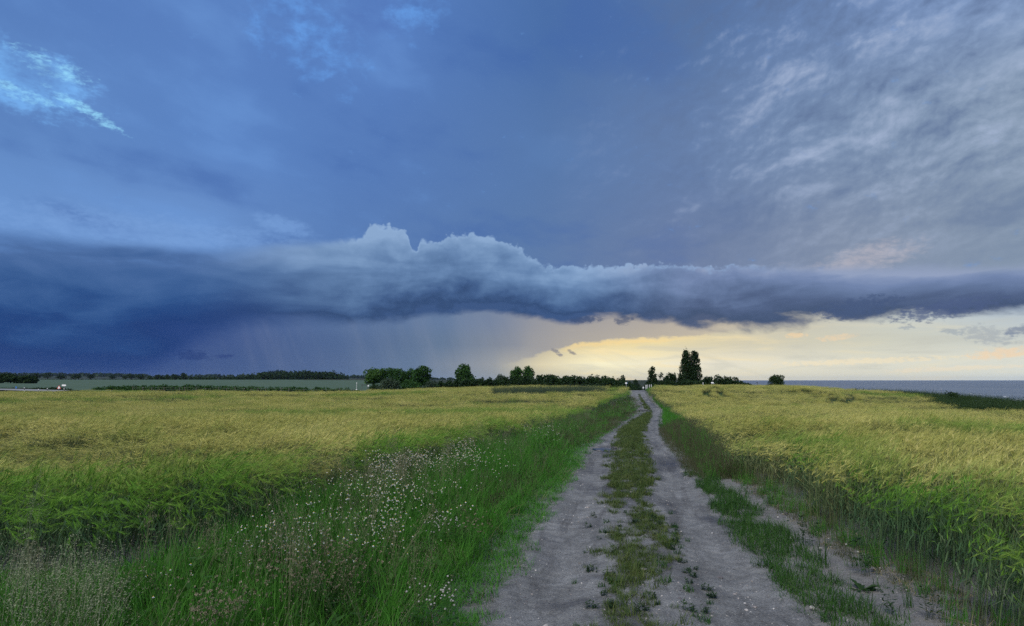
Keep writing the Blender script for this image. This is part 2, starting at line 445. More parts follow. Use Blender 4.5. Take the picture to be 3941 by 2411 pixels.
def ground_raw(x, y):
    x, y = np.asarray(x, float), np.asarray(y, float)
    d = np.maximum(y, 1.0)
    s = np.clip(x / d, -1.0, 0.9)
    zc, dc, zb, lf = (np.interp(s, _cs, t) for t in (_cz, _cd, _zb, _lf))
    px = s * FPX + CX
    zv = -1.2 + 0.15 * np.clip(s, -0.5, 0.5)
    dv = 0.64 * dc
    z = zv * smoothstep(8, dv, d)
    z = z + (zc - zv) * smoothstep(dv + 1, dc, d)
    z = z + (zb - zc) * smoothstep(dc, dc + lf, d)
    farm = smoothstep(2790, 2700, px)
    rise = np.clip((d - 118) / (850 - 118), 0, 1)
    top = np.interp(px, [0, 1400, 2000, 2700], [1.85, 1.85, 1.0, 0.4])
    z = z + farm * (top - zb) * rise
    ridge = np.interp(px, [-900, 0, 560, 640, 1350, 1500, 2200], [19, 19, 14, 9, 8, 2, 0])
    z = z + ridge * smoothstep(1300, 3100, d)
    return z

def ground_z(x, y):
    return ground_raw(x, y) + 0.05 * (fbm(np.asarray(x) * 0.3, np.asarray(y) * 0.3, 3) - 0.5) * smoothstep(10, 20, y)

def hit(px, py, up=0.0, dmax=160.0):
    """Where the line of sight through a point of the photograph meets the ground (raised by up)."""
    dx, dy, dz = ray(px, py)
    d = np.concatenate([np.arange(1.5, 30, 0.02), np.arange(30, dmax, 0.1)])
    x = dx / dy * d
    z = EYE + dz / dy * d
    below = np.nonzero(z <= ground_raw(x, d) + up)[0]
    k = below[0] if len(below) else len(d) - 1
    return float(x[k]), float(d[k])

def at(px, d):
    """A place on the ground at depth d seen in column px."""
    x = (px - CX) / FPX * d
    return x, d, float(ground_z(x, d))

# edges of the farm track as x over depth
def edge_fn(pts, up=0.0):
    w = sorted((hit(px, py, up) for px, py in pts), key=lambda p: p[1])
    xs, ds = np.array([p[0] for p in w]), np.array([p[1] for p in w])
    return lambda d: np.interp(d, ds, xs)
Z3 = lambda pts: [(1800 + x * 0.6045, 1500 + y * 0.6045) for x, y in pts]
e_l = edge_fn([(1700, 2700), (1891, 2411), (1921, 2274), (2030, 2165), (2054, 2080)] + Z3([(470, 850), (560, 750), (620, 650), (720, 500), (775, 390), (870, 300), (980, 220), (1060, 170), (1105, 140), (1100, 100), (1080, 60), (1055, 30), (1038, 5)]))
e_ml = edge_fn([(2230, 2700), (2284, 2411)] + Z3([(800, 1300), (850, 1000), (830, 800), (885, 600), (900, 400), (940, 330), (980, 250), (1050, 200), (1130, 150), (1120, 110), (1095, 60), (1085, 30)]))
e_mr = edge_fn([(2740, 2700), (2707, 2411)] + Z3([(1440, 1300), (1350, 1000), (1300, 900), (1200, 750), (1200, 600), (1160, 500), (1140, 400), (1120, 300), (1130, 230), (1165, 180), (1170, 140), (1150, 110), (1110, 60), (1092, 30)]))
e_r = edge_fn([(3320, 2700), (3110, 2411), (3000, 2250)] + Z3([(1740, 1000), (1640, 850), (1530, 700), (1450, 600), (1370, 500), (1290, 400), (1230, 300), (1212, 200), (1225, 130), (1190, 100), (1150, 60), (1135, 30), (1122, 5)]))
# edges of the two barley fields (foot of the stalks)
crop_l = edge_fn([(-900, 2200), (0, 2190), (300, 2180), (600, 2140), (800, 2080), (1000, 2000), (1150, 1940)] , 0.0)
_cl2 = [hit(px, py, 0.40) for px, py in [(1538, 1788), (1700, 1724), (1915, 1675), (2076, 1632), (2230, 1585), (2330, 1553), (2395, 1530)]] + [hit(2415, 1508, 0.7)]
_cl1 = [hit(px, py) for px, py in [(-1400, 2275), (-600, 2260), (0, 2238), (300, 2228), (600, 2192), (800, 2132), (1000, 2048), (1150, 1975), (1290, 1915)]]
_cl = sorted(_cl1 + _cl2, key=lambda p: p[0])
CLX, CLD = np.array([p[0] for p in _cl]), np.array([p[1] for p in _cl])
_cr = [hit(px, py) for px, py in [(3980, 2600), (3722, 2411), (3695, 2326), (3453, 2208), (3265, 2111), (3157, 2030), (3023, 1944), (2942, 1890), (2888, 1858)]] + \
      [hit(px, py, 0.35) for px, py in [(2800, 1755), (2700, 1680), (2620, 1610), (2570, 1570), (2535, 1545), (2514, 1527)]] + [hit(2490, 1508, 0.7)]
_cr = sorted(_cr, key=lambda p: p[1])
_cr = [p for p in _cr if p[1] < 79.5] + [(17.4, 86.0), (19.2, 93.0), (20.5, 100.0)]
CRX, CRD = np.array([p[0] for p in _cr]), np.array([p[1] for p in _cr])
crop_r = lambda d: np.interp(d, CRD, CRX)
# the left field edge runs sideways in front of the camera: measure by depth over x
crop_l_d = lambda x: np.interp(x, CLX, CLD)

def track_in(x, y, margin=0.0):
    return (x > e_l(y) + margin) & (x < e_r(y) - margin)

# ---------------------------------------------------------------- materials
def new_mat(name):
    m = bpy.data.materials.new(name)
    m.use_nodes = True
    t = m.node_tree
    t.nodes.clear()
    g = Graph(t)
    g.out = g.node('ShaderNodeOutputMaterial')
    return m, g

def principled(g, col, rough=0.9, spec=0.2, normal=None, **kw):
    p = g.node('ShaderNodeBsdfPrincipled')
    g.put(p.inputs['Base Color'], col)
    g.put(p.inputs['Roughness'], rough)
    g.put(p.inputs['Specular IOR Level'], spec)
    for k, v in kw.items():
        g.put(p.inputs[k], v)
    if normal is not None:
        g.t.links.new(normal, p.inputs['Normal'])
    return p

def bump(g, h, strength=0.4, dist=0.02):
    n = g.node('ShaderNodeBump')
    n.inputs['Strength'].default_value = strength
    n.inputs['Distance'].default_value = dist
    g.put(n.inputs['Height'], h)
    return n.outputs[0]

def position(g):
    return S(g, g.node('ShaderNodeNewGeometry').outputs['Position'])

def attr(g, name, kind='GEOMETRY', fac=True):
    n = g.node('ShaderNodeAttribute', attribute_name=name, attribute_type=kind)
    return S(g, n.outputs['Fac' if fac else 'Color'])

def rgb(r, gg, b):
    return (r, gg, b, 1.0)

def soil_material(name, a, b, c, stones=0.5, turf=False):
    m, g = new_mat(name)
    p = position(g)
    n1 = g.noise(p, 0.9, 6.0, 0.6)
    n2 = g.noise(p, 7.0, 6.0, 0.65)
    n3 = g.noise(p, 60.0, 4.0, 0.7)
    col = g.ramp(n1 * 0.36 + n2 * 0.34 + n3 * 0.45, [(0.36, a), (0.55, b), (0.72, c)])
    v = g.voronoi(p, 46.0)
    vc = S(g, [n for n in g.t.nodes if n.type == 'TEX_VORONOI'][-1].outputs['Color'])
    vr, vg, _ = g.split(vc)
    peb = g.smooth(v, 0.32, 0.2) * g.smooth(vr, 0.62, 0.66) * stones
    stone = g.ramp(vg, [(0.0, rgb(0.1, 0.1, 0.11)), (0.6, rgb(0.24, 0.22, 0.21)), (0.88, rgb(0.34, 0.32, 0.3)), (1.0, rgb(0.6, 0.58, 0.55))])
    col = g.mix(peb, col, stone)
    if turf:
        far = attr(g, 'far')
        tn = g.noise(p, 0.03, 5.0, 0.6)
        col = g.mix(far, col, g.ramp(tn * 0.6 + n1 * 0.4, [(0.3, rgb(.012, .020, .009)), (0.5, rgb(.022, .032, .014)), (0.72, rgb(.038, .044, .022))]))
    else:
        lane = attr(g, 'lane')
        _, yy, _ = g.split(p)
        sn = g.noise(g.vec(lane * 5.0, yy * 0.35, 0.0), 1.0, 5.0, 0.65)
        col = g.mix(g.smooth(sn, 0.48, 0.68) * 0.75, col, g.mix(1.0, col, rgb(0.5, 0.49, 0.5), 'MULTIPLY'))
        col = g.mix(g.smooth(sn, 0.48, 0.3) * 0.35, col, g.mix(1.0, col, rgb(1.3, 1.28, 1.26), 'MULTIPLY'))
    wet = attr(g, 'wet')
    col = g.mix(wet, col, g.mix(1.0, col, rgb(0.42, 0.4, 0.4), 'MULTIPLY'))
    h = n2 * 0.5 + n3 * 0.5 + peb * 0.6
    b = principled(g, col, 0.95 - wet * 0.5, 0.25, bump(g, h, 0.9, 0.04))
    g.t.links.new(b.outputs[0], g.out.inputs[0])
    return m

def foliage_material(name, dark, mid, light, trans=0.3, scale=0.6, patch=0.35, tipcol=None):
    """Leaf tissue: colour varies from leaf to leaf, from plant to plant and across the ground."""
    m, g = new_mat(name)
    p = position(g)
    rnd = attr(g, 'rnd')
    inst = S(g, g.node('ShaderNodeObjectInfo').outputs['Random'])
    n = g.noise(p, scale, 3.0, 0.6)
    f = rnd * 0.45 + inst * 0.25 + (n - 0.5) * patch * 2 + 0.15
    col = g.ramp(f, [(0.0, dark), (0.5, mid), (1.0, light)])
    if tipcol:
        col = g.mix(attr(g, 'tip'), col, tipcol)
    d = g.node('ShaderNodeBsdfPrincipled')
    g.put(d.inputs['Base Color'], col)
    d.inputs['Roughness'].default_value = 0.65
    d.inputs['Specular IOR Level'].default_value = 0.1
    tr = g.node('ShaderNodeBsdfTranslucent')
    g.put(tr.inputs[0], g.mix(1.0, col, rgb(1.1, 1.25, 0.6), 'MULTIPLY'))
    mx = g.node('ShaderNodeMixShader')
    mx.inputs[0].default_value = trans
    g.t.links.new(d.outputs[0], mx.inputs[1])
    g.t.links.new(tr.outputs[0], mx.inputs[2])
    g.t.links.new(mx.outputs[0], g.out.inputs[0])
    return m

def plain_material(name, col, rough=0.6, spec=0.4, var=0.15, scale=20.0, **kw):
    m, g = new_mat(name)
    n = g.noise(position(g), scale, 4.0, 0.6)
    c = g.mix(g.linear(n, 0.3, 0.7) , rgb(*(v * (1 - var) for v in col[:3])), rgb(*(min(1, v * (1 + var)) for v in col[:3])))
    b = principled(g, c, rough, spec, bump(g, n, 0.15, 0.005), **kw)
    g.t.links.new(b.outputs[0], g.out.inputs[0])
    return m

M_sand = soil_material('sandy track', rgb(0.042, 0.043, 0.043), rgb(0.15, 0.153, 0.15), rgb(0.295, 0.30, 0.294), 0.9)
M_soil = soil_material('field soil', rgb(0.07, 0.069, 0.066), rgb(0.165, 0.163, 0.156), rgb(0.26, 0.256, 0.246), 0.6, True)

# ---------------------------------------------------------------- ground
def ramp_axis(parts):
    out = []
    for a, b, n in parts:
        out.extend(np.linspace(a, b, n, endpoint=False))
    out.append(parts[-1][1])
    return np.array(out)

def build_ground():
    # rows by depth, columns by direction ahead of the camera: fine near, coarse far
    d = np.concatenate([np.arange(3, 16, 0.12), np.arange(16, 60, 0.5), np.arange(60, 130, 1.0), np.geomspace(130, 5200, 90)])
    s = np.concatenate([[-4, -2.6, -1.8, -1.35], np.linspace(-1.1, 1.1, 260), [1.35, 1.8, 2.6, 4]])
    Sg, Dg = np.meshgrid(s, d)
    X, Y = Sg * Dg, Dg
    Zg = ground_z(X, Y)
    near = smoothstep(60, 20, Y)
    Zg = Zg + 0.03 * (fbm(X * 2.2, Y * 2.2, 4) - 0.5) * near
    inside = track_in(X, Y, 0.12) & (Y < 97)
    Zg = Zg - np.where(inside, 0.16, 0.0)
    v = np.stack([X, Y, Zg], -1).reshape(-1, 3)
    f = grid_faces(len(d), len(s))
    # a plain apron under and behind the camera
    ax = np.array([-160.0, -12, 12, 160.0])
    ay = np.array([-160.0, -20.0, 3.0])
    base = len(v)
    AX, AY = np.meshgrid(ax, ay)
    AX[2, 1:3] = (-12, 12)
    av = np.stack([AX, AY, np.full_like(AX, -0.02)], -1).reshape(-1, 3)
    v = np.concatenate([v, av])
    f = np.concatenate([f, grid_faces(3, 4) + base])
    o = mesh_obj('ground', v, f, M_soil, smooth=True, attrs={'wet': np.zeros(len(v)), 'far': smoothstep(92, 104, v[:, 1]) * (np.abs(v[:, 0] - 18) > 2.6) + smoothstep(100, 112, v[:, 1]) * (np.abs(v[:, 0] - 18) <= 2.6)})
    tag(o, kind='structure')

def build_track():
    d = np.concatenate([np.arange(-4, 3, 0.25), np.arange(3, 13, 0.035), np.arange(13, 30, 0.12), np.arange(30, 98, 0.4)])
    nc = 84
    t = np.linspace(0, 1, nc)
    dd = np.maximum(d, 3.0)
    xl, xr, ml, mr = e_l(dd), e_r(dd), e_ml(dd), e_mr(dd)
    spread = 0.25
    X = (xl - spread)[:, None] + ((xr - xl) + 2 * spread)[:, None] * t[None, :]
    X = X + (0.0 * d)[:, None]
    Y = np.repeat(d[:, None], nc, 1)
    Zg = ground_raw(X, Y)
    # two worn wheel ruts with a raised strip between
    def rut(c, w):
        return np.exp(-((X - c[:, None]) / w[:, None]) ** 2)
    lw, rw = np.maximum(ml - xl, 0.3), np.maximum(xr - mr, 0.3)
    Zg = Zg - 0.055 * rut((xl + ml) / 2, lw * 0.42) - 0.055 * rut((xr + mr) / 2, rw * 0.42)
    Zg = Zg + 0.02 * (fbm(X * 1.3, Y * 0.5, 4) - 0.5) * 2 + 0.014 * (fbm(X * 9, Y * 4, 4) - 0.5) * 2
    lane = X - xl[:, None]
    Zg = Zg + 0.010 * (fbm(lane * 7, Y * 0.25, 4, .6) - 0.5) * 2 * smoothstep(30, 12, Y)
    Zg = Zg + 0.012 * (fbm(X * 26, Y * 22, 2) - 0.5) * smoothstep(20, 9, Y)
    edge = np.minimum(t, 1 - t)[None, :] * ((xr - xl) + 2 * spread)[:, None]
    Zg = Zg + 0.03 - 0.13 * smoothstep(0.26, 0.0, edge)
    Zg = np.where((edge < 0.02), Zg - 0.1, Zg)
    wet = 0.55 * smoothstep(0.56, 0.7, fbm(X * 1.1 + 40, Y * 0.35 + 7, 4)) + 0.35 * smoothstep(0.58, 0.68, fbm(X * 3.1, Y * 0.9, 3))
    for px, py, r in PUDDLES:
        hx, hy = hit(px, py)
        wet = np.maximum(wet, smoothstep(1.6, 0.7, np.hypot((X - hx) / r[0], (Y - hy) / r[1])))
        Zg = Zg - 0.10 * smoothstep(1.5, 1.0, np.hypot((X - hx) / r[0], (Y - hy) / r[1]))
    for a in ((2175, 2330), (2330, 2235)):
        hx, hy = hit(*a)
        wet = np.maximum(wet, 0.7 * smoothstep(1.2, 0.2, np.hypot((X - hx) / 0.3, (Y - hy) / 0.16) + 0.8 * (fbm(X * 8, Y * 8, 3) - 0.5)))
    o = mesh_obj('farm_track', np.stack([X, Y, Zg], -1).reshape(-1, 3), grid_faces(len(d), nc), M_sand, smooth=True, attrs={'wet': np.clip(wet, 0, 1).ravel(), 'lane': (X - xl[:, None]).ravel()})
    tag(o, kind='structure')

PUDDLES = [(2330, 1727, (0.34, 0.5)), (2472, 1579, (0.42, 1.1)), (2461, 1550, (0.2, 0.7))]
PUDDLE_RISE = -0.02
PUDDLE_LABELS = ['grey puddle in the nearer part of the left wheel rut', 'bright puddle reflecting the sky at the bend of the track', 'tiny bright puddle beyond the bend in the left rut']

def clear_of_puddles(x, y):
    ok = np.ones(np.shape(x), bool)
    for px, py, r in PUDDLES:
        hx, hy = hit(px, py)
        ok &= ((x - hx) / (r[0] * 1.25)) ** 2 + ((y - hy + r[1] * .5) / (r[1] * 2.2)) ** 2 > 1
    return ok

def build_puddles():
    m, g = new_mat('puddle water')
    b = principled(g, rgb(0.03, 0.035, 0.04), 0.03, 0.9, bump(g, g.noise(position(g), 9.0, 2.0, 0.5), 0.04, 0.01))
    g.t.links.new(b.outputs[0], g.out.inputs[0])
    for (px, py, r), lab in zip(PUDDLES, PUDDLE_LABELS):
        x, y = hit(px, py)
        n = 22
        vs = [(0, 0, 0)]
        for k in range(n):
            a = 2 * math.pi * k / n
            q = 1 + 0.3 * math.sin(3 * a + px) + 0.18 * math.sin(5 * a + py)
            vs.append((r[0] * q * math.cos(a), r[1] * q * math.sin(a), 0))
        o = mesh_obj('puddle', vs, [(0, k + 1, (k + 1) % n + 1) for k in range(n)], m)
        o.location = (x, y, float(ground_raw(x, y)) + PUDDLE_RISE)
        tag(o, lab, 'puddle', 'puddles in the track')

def build_sea():
    m, g = new_mat('sea water')
    p = position(g)
    px, py, pz = g.split(p)
    v = g.vec(px * 0.022, py * 0.05, 0.0)
    n = g.noise(v, 1.0, 7.0, 0.66)
    n2 = g.noise(g.vec(px * 0.004, py * 0.012, 3.0), 1.0, 4.0, 0.55)
    h = n * 1.0 + n2 * 0.8
    col = g.mix(g.smooth(n2, 0.35, 0.65), rgb(0.07, 0.09, 0.115), rgb(0.11, 0.13, 0.155))
    b = principled(g, col, 0.32, 0.5, bump(g, h, 1.0, 2.4))
    g.t.links.new(b.outputs[0], g.out.inputs[0])
    y = np.concatenate([np.linspace(60, 400, 60), np.geomspace(420, 13000, 60)])
    s = np.linspace(-0.6, 1.3, 60)
    Sg, Y = np.meshgrid(s, y)
    X = Sg * Y
    Z = -6.0 + 0.12 * (fbm(X * 0.3, Y * 0.12, 3) - 0.5)
    keep = np.stack([X, Y, Z], -1).reshape(-1, 3)
    o = mesh_obj('sea', keep, grid_faces(len(y), len(s)), m, smooth=True)
    tag(o, kind='structure')
    # lines of surf near the shore
    fm = plain_material('surf foam', (0.75, 0.77, 0.78), 0.8, 0.2)
    r = np.random.default_rng(5)
    vs, fs = [], []
    for k in range(40):
        px = r.uniform(3720, 4080); py = 1516 + (px - 3700) * 0.115 + r.normal(0, 5)
        dd = 7.8 * FPX / (py - 1463); x0 = (px - CX) / FPX * dd
        ln, wd = r.uniform(1, 5), r.uniform(0.15, 0.5)
        b0 = len(vs)
        for i in range(7):
            q = i / 6
            w = wd * math.sin(math.pi * min(max(q, 0.04), 0.96))
            vs += [(x0 + (q - .5) * ln, dd + (q - .5) * ln * 0.5 - w, -5.83), (x0 + (q - .5) * ln, dd + (q - .5) * ln * 0.5 + w, -5.80)]
        for i in range(6):
            a = b0 + 2 * i
            fs.append((a, a + 2, a + 3, a + 1))
    o = mesh_obj('surf', vs, fs, fm)
    tag(o, kind='stuff')

def build_far_field():
    m, g = new_mat('green wheat field')
    p = position(g)
    px, py, _ = g.split(p)
    n = g.noise(g.vec(px * 0.05, py * 0.02, 0.0), 1.0, 5.0, 0.6)
    n2 = g.noise(p, 0.5, 4.0, 0.7)
    col = g.ramp(n * 0.6 + n2 * 0.4, [(0.3, rgb(0.054, 0.088, 0.058)), (0.5, rgb(0.074, 0.114, 0.074)), (0.7, rgb(0.094, 0.132, 0.086))])
    col = g.mix(attr(g, 'rut'), col, rgb(0.02, 0.035, 0.02))
    b = principled(g, col, 0.9, 0.1, bump(g, n2, 0.5, 0.3))
    g.t.links.new(b.outputs[0], g.out.inputs[0])
    d = np.concatenate([np.arange(122, 300, 3.0), np.geomspace(300, 850, 60)])
    s = np.linspace(-1.3, -0.12, 200)
    Sg, Y = np.meshgrid(s, d)
    X = Sg * Y
    Z = ground_raw(X, Y) + 0.25
    rut = np.zeros_like(X)
    o = mesh_obj('green_field', np.stack([X, Y, Z], -1).reshape(-1, 3), grid_faces(len(d), len(s)), m, smooth=True, attrs={'rut': rut.ravel()})
    tag(o, kind='structure')
    # bare strip of darker stubble at the foot of the wood
    m2 = plain_material('dark stubble', (0.07, 0.075, 0.05), 0.9, 0.1, 0.3, 0.3)
    Sg, Y = np.meshgrid(np.linspace(-0.305, -0.15, 40), np.linspace(760, 850, 8))
    X = Sg * Y
    Y = Y + (Sg + 0.305) * -260 * ((Y - 760) / 90 - 1) * -1
    o = mesh_obj('stubble_field', np.stack([X, Y, ground_raw(X, Y) + 0.55], -1).reshape(-1, 3), grid_faces(8, 40), m2)
    tag(o, kind='structure')
    # country road behind the left field
    ma = plain_material('worn asphalt', (0.22, 0.22, 0.22), 0.8, 0.3, 0.15, 2.0)
    pts = [(-420, 1498), (-60, 1498), (60, 1499), (150, 1502), (250, 1505)]
    vs, fs = [], []
    for px, py in pts:
        dep = float(np.interp(px, [-420, 250], [135, 108]))
        x = (px - CX) / FPX * dep
        for k in (-2.2, 2.2):
            yy = dep + k
            zz = EYE - (py - 1463) * dep / FPX
            vs.append((x, yy, zz + k * 0.03))
    for i in range(len(pts) - 1):
        a = 2 * i
        fs.append((a, a + 2, a + 3, a + 1))
    o = mesh_obj('country_road', vs, fs, ma)
    tag(o, kind='structure')

build_ground()
build_track()
build_puddles()
build_sea()
build_far_field()

# ---------------------------------------------------------------- plants as small meshes
class Plant:
    """Collects thin strips, leaves and ears into one mesh with per-vertex 'rnd' and 'tip' values."""
    def __init__(self):
        self.v, self.f, self.r, self.t, self.m = [], [], [], [], []
    def strip(self, pts, widths, side, rnd, tips, mi=0):
        b = len(self.v)
        for p, w, tp in zip(pts, widths, tips):
            self.v += [p - side * w, p + side * w]
            self.r += [rnd, rnd]; self.t += [tp, tp]
        for i in range(len(pts) - 1):
            a = b + 2 * i
            self.f.append((a, a + 1, a + 3, a + 2)); self.m.append(mi)
    def tri(self, a, bb, c, rnd, tip, mi=0):
        b = len(self.v)
        self.v += [a, bb, c]; self.r += [rnd] * 3; self.t += [tip] * 3
        self.f.append((b, b + 1, b + 2)); self.m.append(mi)
    def quad(self, a, bb, c, d, rnd, tip, mi=0):
        b = len(self.v)
        self.v += [a, bb, c, d]; self.r += [rnd] * 4; self.t += [tip] * 4
        self.f.append((b, b + 1, b + 2, b + 3)); self.m.append(mi)
    def spindle(self, p0, p1, rad, rnd, tip, n=4, mi=0):
        ax = p1 - p0
        q = ax.normalized().orthogonal().normalized(); q2 = ax.normalized().cross(q)
        mid = p0 + ax * 0.45
        b = len(self.v)
        self.v += [p0, p1] + [mid + (q * math.cos(2 * math.pi * k / n) + q2 * math.sin(2 * math.pi * k / n)) * rad for k in range(n)]
        self.r += [rnd] * (n + 2); self.t += [tip] * (n + 2)
        for k in range(n):
            k1 = (k + 1) % n
            self.f += [(b, b + 2 + k1, b + 2 + k), (b + 1, b + 2 + k, b + 2 + k1)]; self.m += [mi, mi]
    def build(self, name, mats, linked=False, parent=None):
        o = mesh_obj(name, [tuple(p) for p in self.v], self.f, mats, parent, linked=linked, attrs={'rnd': self.r, 'tip': self.t})
        o.data.polygons.foreach_set('material_index', self.m)
        return o

R = random.Random(21)
U = R.uniform

def barley_stalk(P, x, y, h, lean, ears=True):
    """One stalk: stem, drying leaves, nodding ear and a fan of long awns swept by the wind towards +x."""
    dx, dy = lean
    k = R.random()
    base = Vector((x, y, 0))
    side = Vector((U(-1, 1), U(-1, 1), 0)).normalized()
    pts = [base, base + Vector((dx * .15, dy * .15, h * .5)), base + Vector((dx * .5, dy * .5, h * .88)), base + Vector((dx * .85, dy * .85, h))]
    P.strip(pts, (.0022, .002, .0016, .0013), side, k, (0, 0, .1, .3), 1)
    for j in range(1):
        a = U(0, 6.28); z = h * U(.35, .8); L = U(.10, .2)
        o = Vector((math.cos(a), math.sin(a), 0)); p0 = base + Vector((dx * .3, dy * .3, z))
        P.strip([p0, p0 + o * L * .5 + Vector((0, 0, L * .45)), p0 + o * L + Vector((dx * .4, 0, L * U(-.3, .3)))], (.005, .006, .001), Vector((-o.y, o.x, 0)), R.random(), (0, .05, .1), 1)
    if not ears:
        return
    tipd = Vector((dx + U(.02, .3), dy + U(-.15, .15), U(-.35, .5) + .05)).normalized()
    e0 = pts[-1]; L = U(.07, .10)
    e1 = e0 + tipd * L
    P.spindle(e0, e1, .0065, k, .8, 4, 2)
    for j in range(11):
        t = U(.05, 1)
        p = e0 + tipd * L * t
        dr = (tipd + Vector((U(-.3, .4), U(-.33, .33), U(-.18, .38)))).normalized()
        al = U(.10, .16)
        q = dr.orthogonal().normalized() * .0011
        P.tri(p - q, p + q, p + dr * al, R.random() * .6 + k * .4, 1.0, 2)

def barley_clump(n, size, hmin=.57, hmax=.84, ears=1.0):
    P = Plant()
    for _ in range(n):
        barley_stalk(P, U(-size, size), U(-size, size), U(hmin, hmax), (U(.0, .22), U(-.05, .12)), R.random() < ears)
    return P

def blade(P, x, y, h, w, bend, ang, mi=0, seg=3):
    o = Vector((math.cos(ang), math.sin(ang), 0)); k = R.random()
    pts = [Vector((x, y, 0)) + o * bend * h * (t ** 2) + Vector((0, 0, h * t * (1 - .28 * bend * t))) for t in [i / seg for i in range(seg + 1)]]
    ws = [w * (1 - (i / seg) ** 1.6) + .0003 for i in range(seg + 1)]
    P.strip(pts, ws, Vector((-o.y, o.x, 0)), k, [i / seg * .6 for i in range(seg + 1)], mi)

def grass_clump(n, rad, hmin, hmax, w=.0035, bend=.6, flat=0.0):
    P = Plant()
    for _ in range(n):
        a, r = U(0, 6.28), rad * math.sqrt(R.random())
        blade(P, r * math.cos(a), r * math.sin(a), U(hmin, hmax), w * U(.6, 1.3), U(.1, bend) + flat, U(0, 6.28))
    return P

def seed_grass(n, rad, hmin, hmax, tuft=9, spread=.035, leaf=6):
    """Flowering grass: thin culms with loose panicles of small spikelets."""
    P = Plant()
    for _ in range(n):
        a, r = U(0, 6.28), rad * math.sqrt(R.random())
        b0 = Vector((r * math.cos(a), r * math.sin(a), 0)); h = U(hmin, hmax)
        ln = Vector((U(.02, .18), U(-.08, .08), 0)) * h
        side = Vector((U(-1, 1), U(-1, 1), 0)).normalized()
        top = b0 + ln + Vector((0, 0, h))
        P.strip([b0, b0 + ln * .3 + Vector((0, 0, h * .6)), top], (.0016, .0014, .0008), side, R.random(), (.1, .3, .7))
        for j in range(tuft):
            t = U(.70, 1.02)
            c = b0 + ln * t * t + Vector((U(-1, 1) * spread * (1.25 - t) * 2.4, U(-1, 1) * spread * (1.25 - t) * 2.4, h * t))
            dr = Vector((U(-.5, .9), U(-.6, .6), U(.2, 1))).normalized() * U(.010, .02)
            q = dr.orthogonal().normalized() * U(.0018, .0035)
            P.quad(c, c + dr * .5 + q, c + dr, c + dr * .5 - q, R.random(), 1.0)
    for _ in range(leaf):
        blade(P, U(-rad, rad), U(-rad, rad), U(.4, .7) * hmin, .0035, U(.2, .8), U(0, 6.28))
    return P

def herb(n, hmin, hmax, leafL=.06, rad=.05):
    """Broad-leaved weed: short stems carrying pointed leaves."""
    P = Plant()
    for _ in range(n):
        a = U(0, 6.28); h = U(hmin, hmax); o = Vector((math.cos(a), math.sin(a), 0)) * U(.1, .6)
        b0 = Vector((U(-rad, rad), U(-rad, rad), 0)); side = Vector((-o.y, o.x, 0)).normalized()
        P.strip([b0, b0 + o * h * .4 + Vector((0, 0, h * .6)), b0 + o * h + Vector((0, 0, h))], (.002, .0016, .001), side, R.random(), (0, .1, .2))
        for j in range(7):
            t = U(.15, 1.0); p = b0 + o * h * t + Vector((0, 0, h * t)); b = U(0, 6.28)
            d = Vector((math.cos(b), math.sin(b), U(-.2, .6))); L = leafL * U(.6, 1.2)
            q = Vector((-d.y, d.x, 0)).normalized() * L * .2
            P.quad(p, p + d * L * .45 + q, p + d * L, p + d * L * .45 - q, R.random(), .3)
    return P

def rosette(n, L):
    P = Plant()
    for _ in range(n):
        b = U(0, 6.28); d = Vector((math.cos(b), math.sin(b), U(.05, .7))); l = L * U(.5, 1.1)
        q = Vector((-d.y, d.x, 0)).normalized() * l * U(.12, .24)
        p = Vector((U(-.01, .01), U(-.01, .01), 0))
        P.quad(p, p + d * l * .55 + q, p + d * l + Vector((0, 0, -.25 * l)), p + d * l * .55 - q, R.random(), .2)
    return P

def barley_materials():
    def make(name, stops_green, stops_ripe, trans):
        m, g = new_mat(name)
        rnd = attr(g, 'rnd')
        p = position(g)
        px, py, pz = g.split(p)
        ripe = attr(g, 'ripe', 'INSTANCER')
        n = g.noise(g.vec(px * 0.35, py * 0.2, 0.0), 1.0, 4.0, 0.6)
        f = rnd * 0.7 + (n - 0.5) * 1.0 + 0.15
        col = g.mix(ripe, g.ramp(f, stops_green), g.ramp(f, stops_ripe))
        d = g.node('ShaderNodeBsdfPrincipled')
        g.put(d.inputs['Base Color'], col)
        d.inputs['Roughness'].default_value = 0.65
        d.inputs['Specular IOR Level'].default_value = 0.08
        tr = g.node('ShaderNodeBsdfTranslucent')
        g.put(tr.inputs[0], col)
        mx = g.node('ShaderNodeMixShader')
        mx.inputs[0].default_value = trans
        g.t.links.new(d.outputs[0], mx.inputs[1]); g.t.links.new(tr.outputs[0], mx.inputs[2])
        g.t.links.new(mx.outputs[0], g.out.inputs[0])
        return m
    stem = make('barley stem', [(0.0, rgb(.03, .065, .03)), (0.5, rgb(.06, .12, .05)), (1.0, rgb(.14, .19, .09))],
                [(0.0, rgb(.06, .09, .035)), (0.5, rgb(.12, .15, .06)), (1.0, rgb(.26, .25, .12))], .25)
    ear = make('barley ear', [(0.0, rgb(.06, .165, .018)), (0.5, rgb(.13, .29, .036)), (1.0, rgb(.26, .42, .08))],
               [(0.0, rgb(.22, .235, .05)), (0.5, rgb(.50, .485, .14)), (1.0, rgb(.78, .70, .30))], .35)
    return [M_soil, stem, ear]

